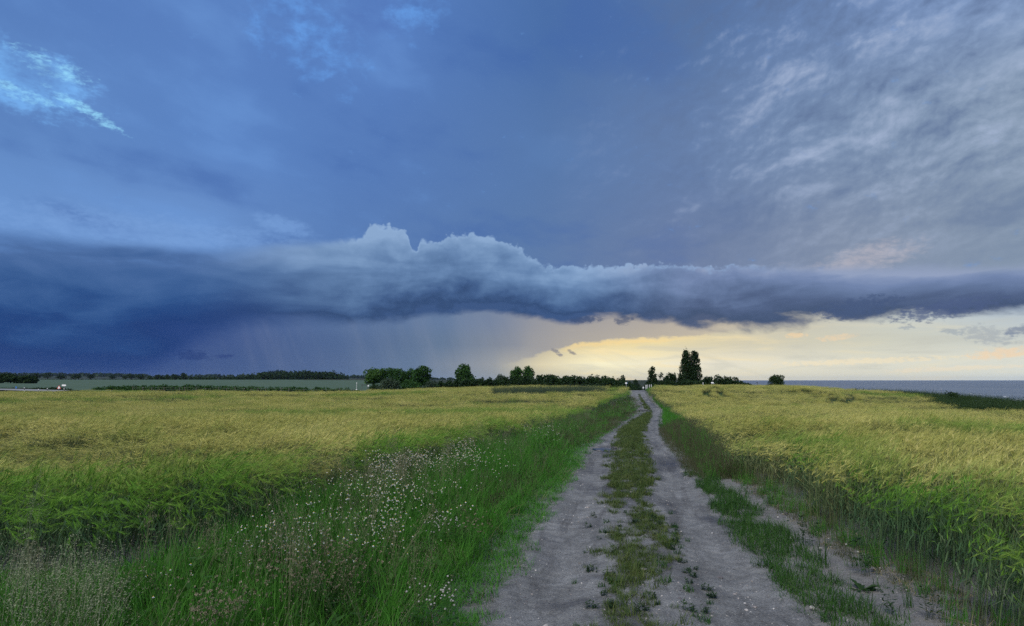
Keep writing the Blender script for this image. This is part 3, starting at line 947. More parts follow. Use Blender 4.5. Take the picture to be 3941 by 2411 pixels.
# ---------------------------------------------------------------- scattering stuff (one object each, instanced by geometry nodes)
def scatter(name, kinds, pts, rot, scale, idx, extra=None):
    """One 'stuff' object: a point for every clump, with a clump mesh instanced on it."""
    src = bpy.data.collections.new(name + '_kinds')
    for o in kinds:
        src.objects.link(o)
    me = bpy.data.meshes.new(name)
    n = len(pts)
    me.vertices.add(n)
    me.vertices.foreach_set('co', np.asarray(pts, np.float32).ravel())
    me.attributes.new('rot', 'FLOAT_VECTOR', 'POINT').data.foreach_set('vector', np.asarray(rot, np.float32).ravel())
    me.attributes.new('size', 'FLOAT_VECTOR', 'POINT').data.foreach_set('vector', np.asarray(scale, np.float32).ravel())
    me.attributes.new('which', 'INT', 'POINT').data.foreach_set('value', np.asarray(idx, np.int32))
    for k, a in (extra or {}).items():
        me.attributes.new(k, 'FLOAT', 'POINT').data.foreach_set('value', np.asarray(a, np.float32))
    o = bpy.data.objects.new(name, me)
    link(o)
    tree = bpy.data.node_groups.new(name, 'GeometryNodeTree')
    tree.interface.new_socket('Geometry', in_out='INPUT', socket_type='NodeSocketGeometry')
    tree.interface.new_socket('Geometry', in_out='OUTPUT', socket_type='NodeSocketGeometry')
    N, L = tree.nodes.new, tree.links.new
    gi, go = N('NodeGroupInput'), N('NodeGroupOutput')
    ci = N('GeometryNodeCollectionInfo')
    ci.inputs['Collection'].default_value = src
    ci.inputs['Separate Children'].default_value = True
    ci.inputs['Reset Children'].default_value = True
    iop = N('GeometryNodeInstanceOnPoints')
    iop.inputs['Pick Instance'].default_value = True
    def named(nm, typ):
        a = N('GeometryNodeInputNamedAttribute')
        a.data_type = typ
        a.inputs['Name'].default_value = nm
        return a.outputs[0]
    e2r = N('FunctionNodeEulerToRotation')
    L(gi.outputs[0], iop.inputs['Points'])
    L(ci.outputs[0], iop.inputs['Instance'])
    L(named('which', 'INT'), iop.inputs['Instance Index'])
    L(named('rot', 'FLOAT_VECTOR'), e2r.inputs[0])
    L(e2r.outputs[0], iop.inputs['Rotation'])
    L(named('size', 'FLOAT_VECTOR'), iop.inputs['Scale'])
    L(iop.outputs[0], go.inputs[0])
    md = o.modifiers.new('clumps', 'NODES')
    md.node_group = tree
    return tag(o, kind='stuff')

def grid_points(x0, x1, y0, y1, step, seed):
    r = np.random.default_rng(seed)
    X, Y = np.meshgrid(np.arange(x0, x1, step), np.arange(y0, y1, step))
    X, Y = X.ravel(), Y.ravel()
    return X + r.uniform(-.5, .5, X.size) * step, Y + r.uniform(-.5, .5, Y.size) * step, r

def seg_dist(x, y, line):
    d = np.full(np.shape(x), 1e9)
    for (ax, ay), (bx, by) in zip(line[:-1], line[1:]):
        vx, vy = bx - ax, by - ay
        t = np.clip(((x - ax) * vx + (y - ay) * vy) / (vx * vx + vy * vy + 1e-9), 0, 1)
        d = np.minimum(d, np.hypot(x - ax - t * vx, y - ay - t * vy))
    return d

near_crest = lambda pts, dx=0.0: [(x + dx, d) for x, d in pts if d < 100]
Z5 = lambda pts: near_crest([hit(2400 + a * .2841, 1300 + b * .2841, .8) for a, b in pts])
Z6 = lambda pts: near_crest([hit(3050 + a * .3616, 1380 + b * .3616, .8) for a, b in pts])
TRAMS = [Z5([(1300, 660), (1110, 720), (1200, 775), (1345, 822)]), Z5([(1415, 658), (1205, 718), (1300, 772), (1390, 797), (1500, 822), (1620, 838)]),
         Z5([(1760, 880), (1900, 897)]), Z5([(1940, 882), (2080, 907)]),
         Z6([(440, 382), (485, 396), (440, 430), (400, 464)]), Z6([(530, 376), (585, 394), (540, 432), (512, 466)]), Z6([(690, 490), (820, 512)]),
         Z6([(60, 318), (230, 345)]), Z6([(150, 322), (320, 355)])]

for _k, _dx in ((0, -.45), (1, .45), (4, -.4), (5, .4)):
    TRAMS[_k] = near_crest(TRAMS[_k], _dx)

def near_step(x, y, r, dmid, keep):
    """thin the points out beyond dmid so that far clumps stand wider apart"""
    return (y < dmid) | (r.random(x.size) < keep)

WEED = [hit(px, py, .6) for px, py in [(1985, 1509), (2060, 1508), (2150, 1506), (2235, 1502)]]

def build_barley():
    mats = barley_materials()
    kinds = [barley_clump(44, .25).build('barley', mats) for _ in range(7)] + [barley_clump(30, .25, .42, .72, .8).build('barley', mats) for _ in range(3)]
    far = [barley_clump(46, .36).build('barley', mats) for _ in range(5)] + [barley_clump(40, .25, .3, .5, 0).build('barley', mats)]
    for side in (-1, 1):
        allp = []
        for (y0, y1, step, ks, fx) in ((3.5, 26, .31, 0, 1.0), (26, 112, .52, 10, 1.0), (60, 100, .21, -1, 1.0)):
            if ks < 0 and side < 0:
                continue
            x0, x1 = ((-1.15 if y1 > 30 else -1.5) * y1 - 2, 16) if side < 0 else (2.5, (.9 if y1 > 30 else 1.5) * y1 + 2)
            x, y, r = grid_points(x0, x1, y0, y1, step, 11 + side + int(y0))
            dc = np.interp(x / y, _cs, _cd)
            keep = (np.abs(x / y) < np.where(y < 26, 1.6, 1.2)) & (y < dc + (9 if ks >= 0 else 2))
            wob = .22 * (fbm(x * .7, y * .7, 3) - .5) * 2
            if side < 0:
                keep &= (y > crop_l_d(x) + wob) & (x < np.minimum(e_l(y) - 1.0, 14.8)) & ~((x > 13) & (y > 90))
            else:
                keep &= (x > crop_r(y) + wob + .1)
                lim = np.interp(y, BANK_D, BANK_X) if len(BANK_D) else 1e9
                keep &= x < lim
            td = np.full(x.size, 99.0)
            if side > 0:
                if ks < 0:
                    keep &= (x > 21) & (x < 45)
                    x, y, keep = x[keep], y[keep], keep[keep]
                    td = np.full(x.size, 99.0)
                for ln in TRAMS:
                    td = np.minimum(td, seg_dist(x, y, ln))
                keep &= (td > 1.2) if ks >= 0 else (td <= 1.25)
            tram = (td < .60) & (ks < 0)
            wd = seg_dist(x, y * 1.0, WEED)
            keep &= wd > 3.3
            x, y, tram = x[keep], y[keep], tram[keep]
            n = x.size
            if side < 0:
                edge = np.minimum(np.abs(y - crop_l_d(x)), np.abs(e_l(y) - 2.6 - x) + 1.0)
            else:
                edge = x - crop_r(y)
            # wind-pressed bands and damp, greener hollows
            band = fbm(x * .11 + 31, y * .30 + 5, 5, .6)
            press = smoothstep(.515, .62, band)
            green = fbm(x * .06 + 70, y * .11 + 20, 4)
            ripe = smoothstep(.3, 2.6 if side < 0 else 1.9, edge + (fbm(x * .5, y * .5, 3) - .5) * 1.6) * .95
            if side > 0:
                ripe = np.maximum(ripe * smoothstep(3.5, 9.5, y - .5 * (x - 5)), smoothstep(11.0, 17, y))
            else:
                ripe *= .35 + .65 * smoothstep(6.5, 12.5, y)
            ripe *= 1 - .65 * smoothstep(.60, .70, green)
            ripe = np.clip(ripe + r.normal(0, .14, n) - .35 * smoothstep(.55, .75, fbm(x * .55 + 50, y * .9, 3)), 0, 1)
            z = ground_z(x, y) - .01
            h = r.uniform(.82, 1.08, n) * (1 - .47 * press) * (.93 + .14 * fbm(x * .4, y * .4, 2)) * (.86 + .28 * fbm(x * .9 + 8, y * 1.1, 2))
            if side > 0:
                h *= .9 + .1 * smoothstep(.0, 1.5, edge)
            h *= np.where(tram, .45, 1.0)
            ripe = np.where(tram, 0, ripe)
            rz = r.normal(0, .32, n) + (fbm(x * .3, y * .45, 3) - .5) * 2.2
            lean = .06 + .42 * press + .5 * (fbm(x * .6 + 3, y * .8, 3) - .5)
            idx = r.integers(0, 7, n) if ks <= 0 else r.integers(10, 15, n)
            idx = np.where(tram, 15, idx)
            if ks == 0:
                fringe = (edge < .8) & (r.random(n) < .6)
                idx = np.where(fringe, r.integers(7, 10, n), idx)
                if side > 0:
                    ripe = np.where((edge < .7) & (y > 8.5) & (r.random(n) < .7), np.clip(r.normal(.8, .15, n), 0, 1), ripe)
            allp.append((np.stack([x, y, z], 1), np.stack([np.zeros(n), lean, rz], 1), np.stack([np.full(n, .55 if ks < 0 else 1.0), np.full(n, .55 if ks < 0 else 1.0), h], 1), idx, ripe))
        cat = [np.concatenate(c) for c in zip(*allp)]
        ks = kinds + far
        if side > 0:
            ks = [k.copy() for k in ks]
        for i, k in enumerate(ks):
            k.name = 'barley_%02d' % i if side < 0 else 'barley_stalks_%02d' % i
        o = scatter('barley_crop', ks, cat[0], cat[1], cat[2], cat[3], {'ripe': cat[4]})
        tag(o, 'ripening golden barley filling the field left of the track' if side < 0 else 'ripening golden barley filling the field between track and sea')

# seaward edge of the right field, from the crest down to the grassy bank
_bk = [hit(px, py, .75) for px, py in [(3549, 1519), (3592, 1534), (3632, 1556), (3941, 1576), (4400, 1604)]]
_bk = sorted(_bk, key=lambda p: p[1])
BANK_X, BANK_D = np.array([p[0] for p in _bk]), np.array([p[1] for p in _bk])

def rot_rand(r, n, tilt=.12):
    return np.stack([r.normal(0, tilt, n), r.normal(0, tilt, n), r.uniform(0, 6.28, n)], 1)

def uni(s):
    return np.stack([s, s, s], 1)

def build_grass():
    mg = foliage_material('meadow grass', rgb(.02, .085, .010), rgb(.04, .165, .018), rgb(.11, .28, .04), .3, .7, .35, rgb(.07, .20, .03))
    ms = foliage_material('short turf', rgb(.03, .055, .015), rgb(.06, .098, .026), rgb(.13, .14, .05), .2, 3.0, .5)
    ml = foliage_material('lush grass', rgb(.02, .058, .012), rgb(.036, .095, .02), rgb(.08, .15, .04), .3, 1.2, .3)
    mb = foliage_material('grey grass heads', rgb(.04, .09, .025), rgb(.07, .12, .04), rgb(.14, .16, .08), .25, 1.0, .25, rgb(.17, .16, .11))
    md = foliage_material('dull verge grass', rgb(.035, .05, .02), rgb(.055, .075, .03), rgb(.10, .105, .05), .2, 1.0, .3, rgb(.075, .07, .045))
    # left verge: tall meadow grass, thinner and shorter beside the ruts
    tall = [grass_clump(26, .11, .26, .5, .0034, .75).build('meadow_grass', [mg]) for _ in range(6)]
    heads = [seed_grass(7, .11, .42, .66).build('grass_head', [mb]) for _ in range(4)]
    herbs = [herb(6, .15, .34, .085, .08).build('herb', [ml]) for _ in range(3)]
    fine = [grass_clump(30, .10, .10, .26, .0024, .9).build('fine_grass', [mg]) for _ in range(3)]
    dull = [seed_grass(9, .12, .24, .42, 6, .02, 14).build('dull_grass', [md]) for _ in range(3)]
    dead = [grass_clump(8, .12, .15, .4, .0028, 1.3, .3).build('dead_grass', [foliage_material('dead grass', rgb(.09, .08, .045), rgb(.17, .15, .08), rgb(.28, .25, .15), .2, 2.0)]) for _ in range(2)]
    kinds = tall + heads + herbs + fine + dull + dead
    P, Rr, Sc, I = [], [], [], []
    for y0, y1, step in ((2.6, 16, .105), (16, 40, .19), (40, 92, .32)):
        x, y, r = grid_points(-16, 16, y0, y1, step, 5 + int(y0))
        dl = e_l(y) - x + .10 * (fbm(x * 2.2, y * 2.2, 3) - .5) * 2
        infield = (y > crop_l_d(x) + .15)
        keep = clear_of_puddles(x, y) & (dl > -.02) & ~infield & (np.abs(x / y) < 2.2)
        x, y, dl = x[keep], y[keep], dl[keep]
        n = x.size
        bare = smoothstep(.0, .22, dl)
        q = r.random(n)
        keep = q < (.35 + .65 * bare)
        x, y, dl = x[keep], y[keep], dl[keep]
        n = x.size
        patch = fbm(x * .55 + 9, y * .55, 3)
        u = r.random(n)
        idx = r.integers(0, 6, n)
        idx = np.where(u < .08 + .2 * smoothstep(.5, .65, patch), r.integers(6, 10, n), idx)
        idx = np.where((u > .78) & (dl > .8), r.integers(10, 13, n), idx)
        nearrut = dl < .28 + .4 * fbm(x * .8, y * .8, 2)
        idx = np.where(nearrut, r.integers(13, 16, n), idx)
        mid = (dl > .28) & (dl < 1.15) & (r.random(n) < np.where(y < 9, .14, .40))
        idx = np.where(mid & ~nearrut, r.integers(16, 19, n), idx)
        idx = np.where((y > 20) & (r.random(n) < .35 + .35 * smoothstep(20, 40, y)), r.integers(16, 19, n), idx)
        idx = np.where(r.random(n) < .05, r.integers(19, 21, n), idx)
        hh = (.45 + .6 * smoothstep(.1, 1.5, dl)) * (.75 + .5 * patch) * r.uniform(.8, 1.2, n)
        cd = np.maximum(crop_l_d(x) - y, 0)
        hh *= .72 + .28 * smoothstep(.2, 1.2, np.minimum(cd, 9) + .4)
        hh *= 1 - .72 * smoothstep(-1.2, -2.6, x) * smoothstep(1.9, .3, cd)
        w = np.where(y > 16, 1.6, 1.0) * np.where(y > 40, 1.5, 1.0)
        P.append(np.stack([x, y, ground_z(x, y) - .01], 1)); Rr.append(rot_rand(r, n, .26)); Sc.append(np.stack([w, w, hh * r.uniform(.75, 1.3, n)], 1)); I.append(idx)
    for i, k in enumerate(kinds):
        k.name = 'verge_%02d' % i
    tag(scatter('verge_grass', kinds, *[np.concatenate(a) for a in (P, Rr, Sc, I)]), 'tall green meadow grass between the left field and the track')

    # strip between the ruts
    turf = [grass_clump(22, .05, .02, .07, .0024, 1.3, .25).build('turf', [ms]) for _ in range(5)]
    tuft = [grass_clump(16, .05, .05, .15, .0022, 1.0, .1).build('tuft', [ms]) for _ in range(3)]
    P, Rr, Sc, I = [], [], [], []
    for y0, y1, step in ((3.0, 14, .05), (14, 36, .09), (36, 84, .16)):
        x, y, r = grid_points(-1, 16, y0, y1, step, 55 + int(y0))
        a, b = e_ml(y), e_mr(y)
        t = (x - a) / np.maximum(b - a, .05)
        keep = (t > -.12) & (t < 1.12) & clear_of_puddles(x, y)
        x, y, t = x[keep], y[keep], t[keep]
        cover = .55 * fbm(x * 3.4 + 4, y * 2.6, 4, .6) + .45 * fbm(x * 9 + 8, y * 7.5, 3, .6)
        dens = np.interp(y, [3.5, 5, 7.5, 9.0, 11.5, 13, 80], [.445, .465, .50, .505, .475, .385, .31])
        rim = .22 * smoothstep(.28, -.1, np.minimum(t, 1 - t))
        keep = cover > dens + rim
        x, y, t, cover = x[keep], y[keep], t[keep], cover[keep]
        n = x.size
        idx = np.where(r.random(n) < .16, r.integers(5, 8, n), r.integers(0, 5, n))
        s = r.uniform(.7, 1.25, n) * np.where(y > 14, 1.35, 1.0) * np.where(y > 36, 1.5, 1.0)
        P.append(np.stack([x, y, ground_raw(x, y) + .02], 1)); Rr.append(rot_rand(r, n, .15)); Sc.append(uni(s)); I.append(idx)
    for i, k in enumerate(turf + tuft):
        k.name = 'turf_%02d' % i
    tag(scatter('strip_grass', turf + tuft, *[np.concatenate(a) for a in (P, Rr, Sc, I)]), 'short worn grass growing between the two wheel ruts')

    # right verge: a lush ribbon beside the track near the camera, full-width dull grass farther on
    lush = [grass_clump(16, .08, .03, .19, .0026, 1.5, .15).build('lush', [ml]) for _ in range(4)]
    duls = [seed_grass(8, .1, .16, .34, 6, .02, 16).build('dull', [md]) for _ in range(4)]
    tallr = [grass_clump(24, .1, .2, .4, .0034, .7).build('tall', [mg]) for _ in range(4)]
    strawm = foliage_material('straw litter', rgb(.12, .10, .05), rgb(.22, .19, .10), rgb(.34, .29, .17), .2, 2.0)
    straw = [grass_clump(9, .12, .05, .16, .0028, 1.4, 1.6).build('straw', [strawm]) for _ in range(3)]
    P, Rr, Sc, I = [], [], [], []
    for y0, y1, step in ((3.0, 16, .075), (16, 40, .14), (40, 97, .26)):
        x, y, r = grid_points(1, 21, y0, y1, step, 85 + int(y0))
        dr = x - e_r(y); wd = np.maximum(crop_r(y) + .25 - e_r(y), .2)
        keep = (dr > -.04) & (dr < wd)
        x, y, dr, wd = x[keep], y[keep], dr[keep], wd[keep]
        n = x.size
        nz = fbm(x * 1.7, y * 1.7, 4)
        ribbon = (dr < .52 + .55 * (fbm(x * .9, y * .5, 3) - .45)) & (nz + .12 * smoothstep(.0, .2, dr) * smoothstep(.75, .3, dr) > .49) & (fbm(x * 6, y * 6, 3) > .36)
        far = y > 13.2 + 1.2 * (nz - .5) * 4
        foot = (wd - dr < .5) & (r.random(n) < .48)
        stray = r.random(n) < .012 + .10 * smoothstep(.6, .72, nz)
        keep = np.where(far, nz + .3 * smoothstep(-.05, .35, dr) > .42, ribbon | foot | stray)
        x, y, dr, wd, nz, far, foot = (v[keep] for v in (x, y, dr, wd, nz, far, foot))
        n = x.size
        idx = r.integers(0, 4, n)
        idx = np.where(far & (r.random(n) < .75) & (y < 34), r.integers(4, 8, n), idx)
        idx = np.where(far & ((y >= 34) | (idx < 4)) & (dr > .3) & (r.random(n) < .7), r.integers(8, 12, n), idx)
        idx = np.where(foot & ~far, np.where(r.random(n) < .4, r.integers(12, 15, n), np.where(r.random(n) < .6, r.integers(4, 8, n), r.integers(8, 12, n))), idx)
        s = r.uniform(.7, 1.25, n) * np.where(far, .5 + .7 * smoothstep(0, .8, dr), 1.0) * np.where(y > 16, 1.25, 1) * np.where(foot & ~far, .7, 1)
        P.append(np.stack([x, y, ground_z(x, y) - .005], 1)); Rr.append(rot_rand(r, n, .15)); Sc.append(uni(s)); I.append(idx)
    ks = lush + duls + tallr + straw
    for i, k in enumerate(ks):
        k.name = 'right_%02d' % i
    tag(scatter('track_side_grass', ks, *[np.concatenate(a) for a in (P, Rr, Sc, I)]), 'low grass ribbon along the right edge of the track')

    # weed island standing in the left field, and the rough bank above the shore
    mw = foliage_material('grey green weeds', rgb(.03, .05, .03), rgb(.05, .08, .05), rgb(.09, .115, .075), .2, .8)
    wk = [seed_grass(16, .3, .55, .95, 8, .05, 16).build('weed', [mw]) for _ in range(3)]
    x, y, r = grid_points(-6, 14, 40, 112, .28, 9)
    dist = seg_dist(x, y, WEED)
    keep = dist < 2.9 * (.7 + .6 * fbm(x * .4, y * .4, 2)) 
    x, y = x[keep], y[keep]; n = x.size
    for i, k in enumerate(wk):
        k.name = 'weed_%02d' % i
    tag(scatter('weed_patch', wk, np.stack([x, y, ground_z(x, y)], 1), rot_rand(r, n), uni(r.uniform(1.25, 1.6, n)), r.integers(0, 3, n)), 'grey green weeds standing as an island in the left barley')
    mk = foliage_material('bank grass', rgb(.018, .04, .012), rgb(.032, .062, .02), rgb(.065, .095, .035), .2, .35)
    bk = [seed_grass(20, .4, .35, .75, 6, .04, 26).build('bank', [mk]) for _ in range(3)] + [herb(30, .4, .8, .09, .35).build('bank', [mk]) for _ in range(2)]
    x, y, r = grid_points(20, 100, 30, 118, .42, 19)
    lim = np.interp(y, BANK_D, BANK_X)
    dc = np.interp(x / y, _cs, _cd)
    keep = ((x > lim - .3) & (x < lim + 13)) | ((y > dc + 3) & (y < dc + 13) & (x / y > .425) & (fbm(x * .3, y * .3, 3) > .42))
    x, y = x[keep], y[keep]; n = x.size
    sc = r.uniform(1.0, 1.6, n) * np.where(y > np.interp(x / y, _cs, _cd) + 3, .8, 1.0)
    for i, k in enumerate(bk):
        k.name = 'bank_%02d' % i
    tag(scatter('bank_grass', bk, np.stack([x, y, ground_z(x, y) - .03], 1), rot_rand(r, n), uni(sc), r.integers(0, 5, n)), 'rough dark grass on the bluff above the sea')

def build_stones():
    m, g = new_mat('gravel stone')
    inst = S(g, g.node('ShaderNodeObjectInfo').outputs['Random'])
    col = g.ramp(inst, [(0.0, rgb(.07, .07, .08)), (.35, rgb(.16, .15, .15)), (.75, rgb(.28, .26, .25)), (1.0, rgb(.55, .54, .52))])
    b = principled(g, col, .85, .25, bump(g, g.noise(position(g), 90.0, 3.0, .6), .4, .004))
    g.t.links.new(b.outputs[0], g.out.inputs[0])
    kinds = []
    for _ in range(4):
        bm = bmesh.new()
        bmesh.ops.create_icosphere(bm, subdivisions=1, radius=1)
        for v in bm.verts:
            v.co *= U(.72, 1.15)
            v.co.z *= .6
        me = bpy.data.meshes.new('stone'); bm.to_mesh(me); bm.free()
        me.materials.append(m)
        kinds.append(bpy.data.objects.new('stone', me))
    x, y, r = grid_points(-1.5, 7, 3.4, 22, .075, 33)
    t = (x - e_l(y)) / (e_r(y) - e_l(y))
    nz = fbm(x * 1.4, y * .7, 3)
    dens = .16 + .6 * smoothstep(.50, .64, nz) + .3 * smoothstep(7.5, 4, y)
    keep = (t > -.05) & (t < 1.5) & (x < crop_r(y)) & (r.random(x.size) < dens)
    x, y = x[keep], y[keep]; n = x.size
    s = .003 + .009 * r.random(n) ** 3 + np.where(r.random(n) < .012, .014, 0)
    for i, k in enumerate(kinds):
        k.name = 'stone_%02d' % i
    z = ground_raw(x, y) + track_height_offset(x, y)
    tag(scatter('gravel', kinds, np.stack([x, y, z], 1), rot_rand(r, n, .4), uni(s), r.integers(0, 4, n)), 'small grey stones strewn over the track')
    return kinds

def track_height_offset(x, y):
    """height of the track surface over the bare ground shape at a point (same shape as in build_track)"""
    xl, xr, ml, mr = e_l(y), e_r(y), e_ml(y), e_mr(y)
    lw, rw = np.maximum(ml - xl, .3), np.maximum(xr - mr, .3)
    z = -.055 * np.exp(-((x - (xl + ml) / 2) / (lw * .42)) ** 2) - .055 * np.exp(-((x - (xr + mr) / 2) / (rw * .42)) ** 2)
    z = z + .02 * (fbm(x * 1.3, y * .5, 4) - .5) * 2 + .014 * (fbm(x * 9, y * 4, 4) - .5) * 2 + .03
    return z

build_barley()
build_grass()
STONES = build_stones()

# ---------------------------------------------------------------- trees, bushes, hedges
def leaf_cloud(lobes, n, leaf, r, shell=.55, squash=1.0):
    """Leaf-sized faces spread through a set of ellipsoidal lobes; returns vertices, faces and a value per vertex."""
    lb = np.array(lobes, float)
    w = (lb[:, 3] * lb[:, 4] * lb[:, 5]) ** (2 / 3)
    k = r.choice(len(lb), n, p=w / w.sum())
    d = r.normal(size=(n, 3)); d /= np.linalg.norm(d, axis=1)[:, None]
    rad = shell + (1.04 - shell) * r.random(n) ** .7 + .32 * r.random(n) ** 7
    c = lb[k, :3] + d * lb[k, 3:6] * rad[:, None]
    a = r.normal(size=(n, 3)) + d * .5
    a /= np.linalg.norm(a, axis=1)[:, None]
    b = np.cross(a, r.normal(size=(n, 3))); b /= np.linalg.norm(b, axis=1)[:, None] + 1e-9
    e = np.cross(a, b)
    s = (leaf * r.uniform(.55, 1.4, n))[:, None]
    v = np.stack([c - b * s, c - e * s * .55, c + b * s, c + e * s * .55], 1).reshape(-1, 3)
    f = np.arange(4 * n).reshape(n, 4)
    lobe_tone = r.random(len(lb))[k]
    rnd = np.repeat(np.clip(.6 * r.random(n) + .4 * lobe_tone, 0, 1), 4)
    return v, f, rnd

def tube_into(V, F, pts, rads, n=7):
    b0 = len(V)
    for i, (p, q) in enumerate(zip(pts, rads)):
        p = Vector(p)
        t = (Vector(pts[min(i + 1, len(pts) - 1)]) - Vector(pts[max(i - 1, 0)])).normalized()
        a = t.orthogonal().normalized(); b = t.cross(a)
        for k in range(n):
            an = 2 * math.pi * k / n
            V.append(tuple(p + (a * math.cos(an) + b * math.sin(an)) * q))
    for i in range(len(pts) - 1):
        for k in range(n):
            k1 = (k + 1) % n
            F.append((b0 + i * n + k, b0 + i * n + k1, b0 + (i + 1) * n + k1, b0 + (i + 1) * n + k))
    F.append(tuple(b0 + (len(pts) - 1) * n + k for k in range(n)))
    F.append(tuple(b0 + k for k in range(n))[::-1])

def tree_lobes(kind, w, h, r):
    L = []
    if kind == 'round':
        for i in range(18):
            a, e = r.uniform(0, 6.28), r.uniform(-.75, 1.0)
            c = math.sqrt(max(0, 1 - min(abs(e), .98) ** 2)) * r.uniform(.45, .72)
            q = r.uniform(.22, .36)
            L.append((math.cos(a) * c * w / 2, math.sin(a) * c * w / 2, h * (.57 + .29 * e), q * w * .62, q * w * .62, q * h * .5))
        L.append((0, 0, h * .55, w * .32, w * .32, h * .3))
    elif kind == 'poplar':
        for i in range(46):
            t = r.random()
            ww = w * .5 * (.28 + .80 * math.sin(math.pi * min(1, .20 + t * .74)))
            a = r.uniform(0, 6.28); c = r.uniform(.15, .62)
            q = r.uniform(.15, .25) * (1.1 - .45 * t)
            L.append((math.cos(a) * c * ww, math.sin(a) * c * ww, h * (.10 + .83 * t), q * w * .8, q * w * .8, q * h * .33))
        L += [(0, 0, h * .38, w * .42, w * .42, h * .34), (0, 0, h * .66, w * .28, w * .28, h * .27)]
    elif kind == 'open':
        for i in range(9):
            a = r.uniform(0, 6.28); c = r.uniform(.2, .8)
            L.append((math.cos(a) * c * w / 2, math.sin(a) * c * w / 2, h * r.uniform(.66, .93), w * .15, w * .15, h * .07))
    else:                                              # bush, leafy to the ground
        for i in range(16):
            a, t = r.uniform(0, 6.28), r.uniform(.08, .82)
            c = r.uniform(.2, .72) * math.sqrt(max(.05, 1 - t * t * .9))
            q = r.uniform(.2, .34)
            L.append((math.cos(a) * c * w / 2, math.sin(a) * c * w / 2, h * t, q * w * .6, q * w * .6, q * h * .55))
        L.append((0, 0, h * .42, w * .33, w * .33, h * .4))
    return L

M_bark = plain_material('bark', (.045, .04, .034), .9, .1, .3, 6.0)
M_leafA = foliage_material('tree leaves', rgb(.014, .040, .011), rgb(.028, .075, .018), rgb(.065, .135, .032), .18, .5, .3)
M_leafB = foliage_material('pale tree leaves', rgb(.02, .055, .012), rgb(.042, .10, .022), rgb(.085, .16, .04), .2, .5, .3)
M_leafG = foliage_material('grey willow leaves', rgb(.018, .035, .02), rgb(.036, .06, .036), rgb(.07, .10, .062), .15, .5, .3)
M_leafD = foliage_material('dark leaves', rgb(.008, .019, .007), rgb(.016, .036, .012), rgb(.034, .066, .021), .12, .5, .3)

def woody(w, h, kind, r):
    V, F = [], []
    rt = max(.05, .022 * h)
    if kind in ('round', 'open', 'poplar'):
        top = h * (.62 if kind != 'poplar' else .85)
        lean = r.normal(0, .03 * h, 2)
        trunk = [(0, 0, -.3), (lean[0] * .2, lean[1] * .2, h * .2), (lean[0] * .6, lean[1] * .6, h * .42), (lean[0], lean[1], top)]
        tube_into(V, F, trunk, (rt * 1.35, rt, rt * .75, rt * .25))
        for i in range(6):
            a = r.uniform(0, 6.28); z0 = h * r.uniform(.24, .5); q = r.uniform(.22, .38) * w
            tube_into(V, F, [(lean[0] * .4, lean[1] * .4, z0), (math.cos(a) * q * .5, math.sin(a) * q * .5, z0 + h * .14), (math.cos(a) * q, math.sin(a) * q, z0 + h * .3)], (rt * .5, rt * .33, rt * .1), 5)
    else:
        for i in range(6):
            a = r.uniform(0, 6.28); q = r.uniform(.1, .3) * w
            tube_into(V, F, [(0, 0, -.2), (math.cos(a) * q * .4, math.sin(a) * q * .4, h * .3), (math.cos(a) * q, math.sin(a) * q, h * .65)], (rt * .6, rt * .4, rt * .12), 5)
    return V, F

def tree(name, label, px, d, top_py, width_px, kind, mat, n=2600, leaf=None, group=None, cat='tree', sink=0.0):
    r = np.random.default_rng(int(px * 7 + d))
    x, y, z = at(px, d)
    h = EYE - (top_py - 1463) * d / FPX - z
    w = width_px * d / FPX
    V, F = woody(w, h, kind, r)
    root = bpy.data.objects.new(name, None)
    link(root)
    root.location = (x, y, z)
    root.rotation_euler.z = 0
    mesh_obj('trunk' if kind != 'bush' else 'stem', V, F, M_bark, root, smooth=True)
    v, f, rnd = leaf_cloud(tree_lobes(kind, w, h, r), n, leaf or max(.10, .020 * (w + h)), r)
    v[:, 2] = np.maximum(v[:, 2], .02)
    mesh_obj('crown', v, f, mat, root, attrs={'rnd': rnd, 'tip': np.zeros(len(rnd))})
    tag(root, label, cat, group)
    return root

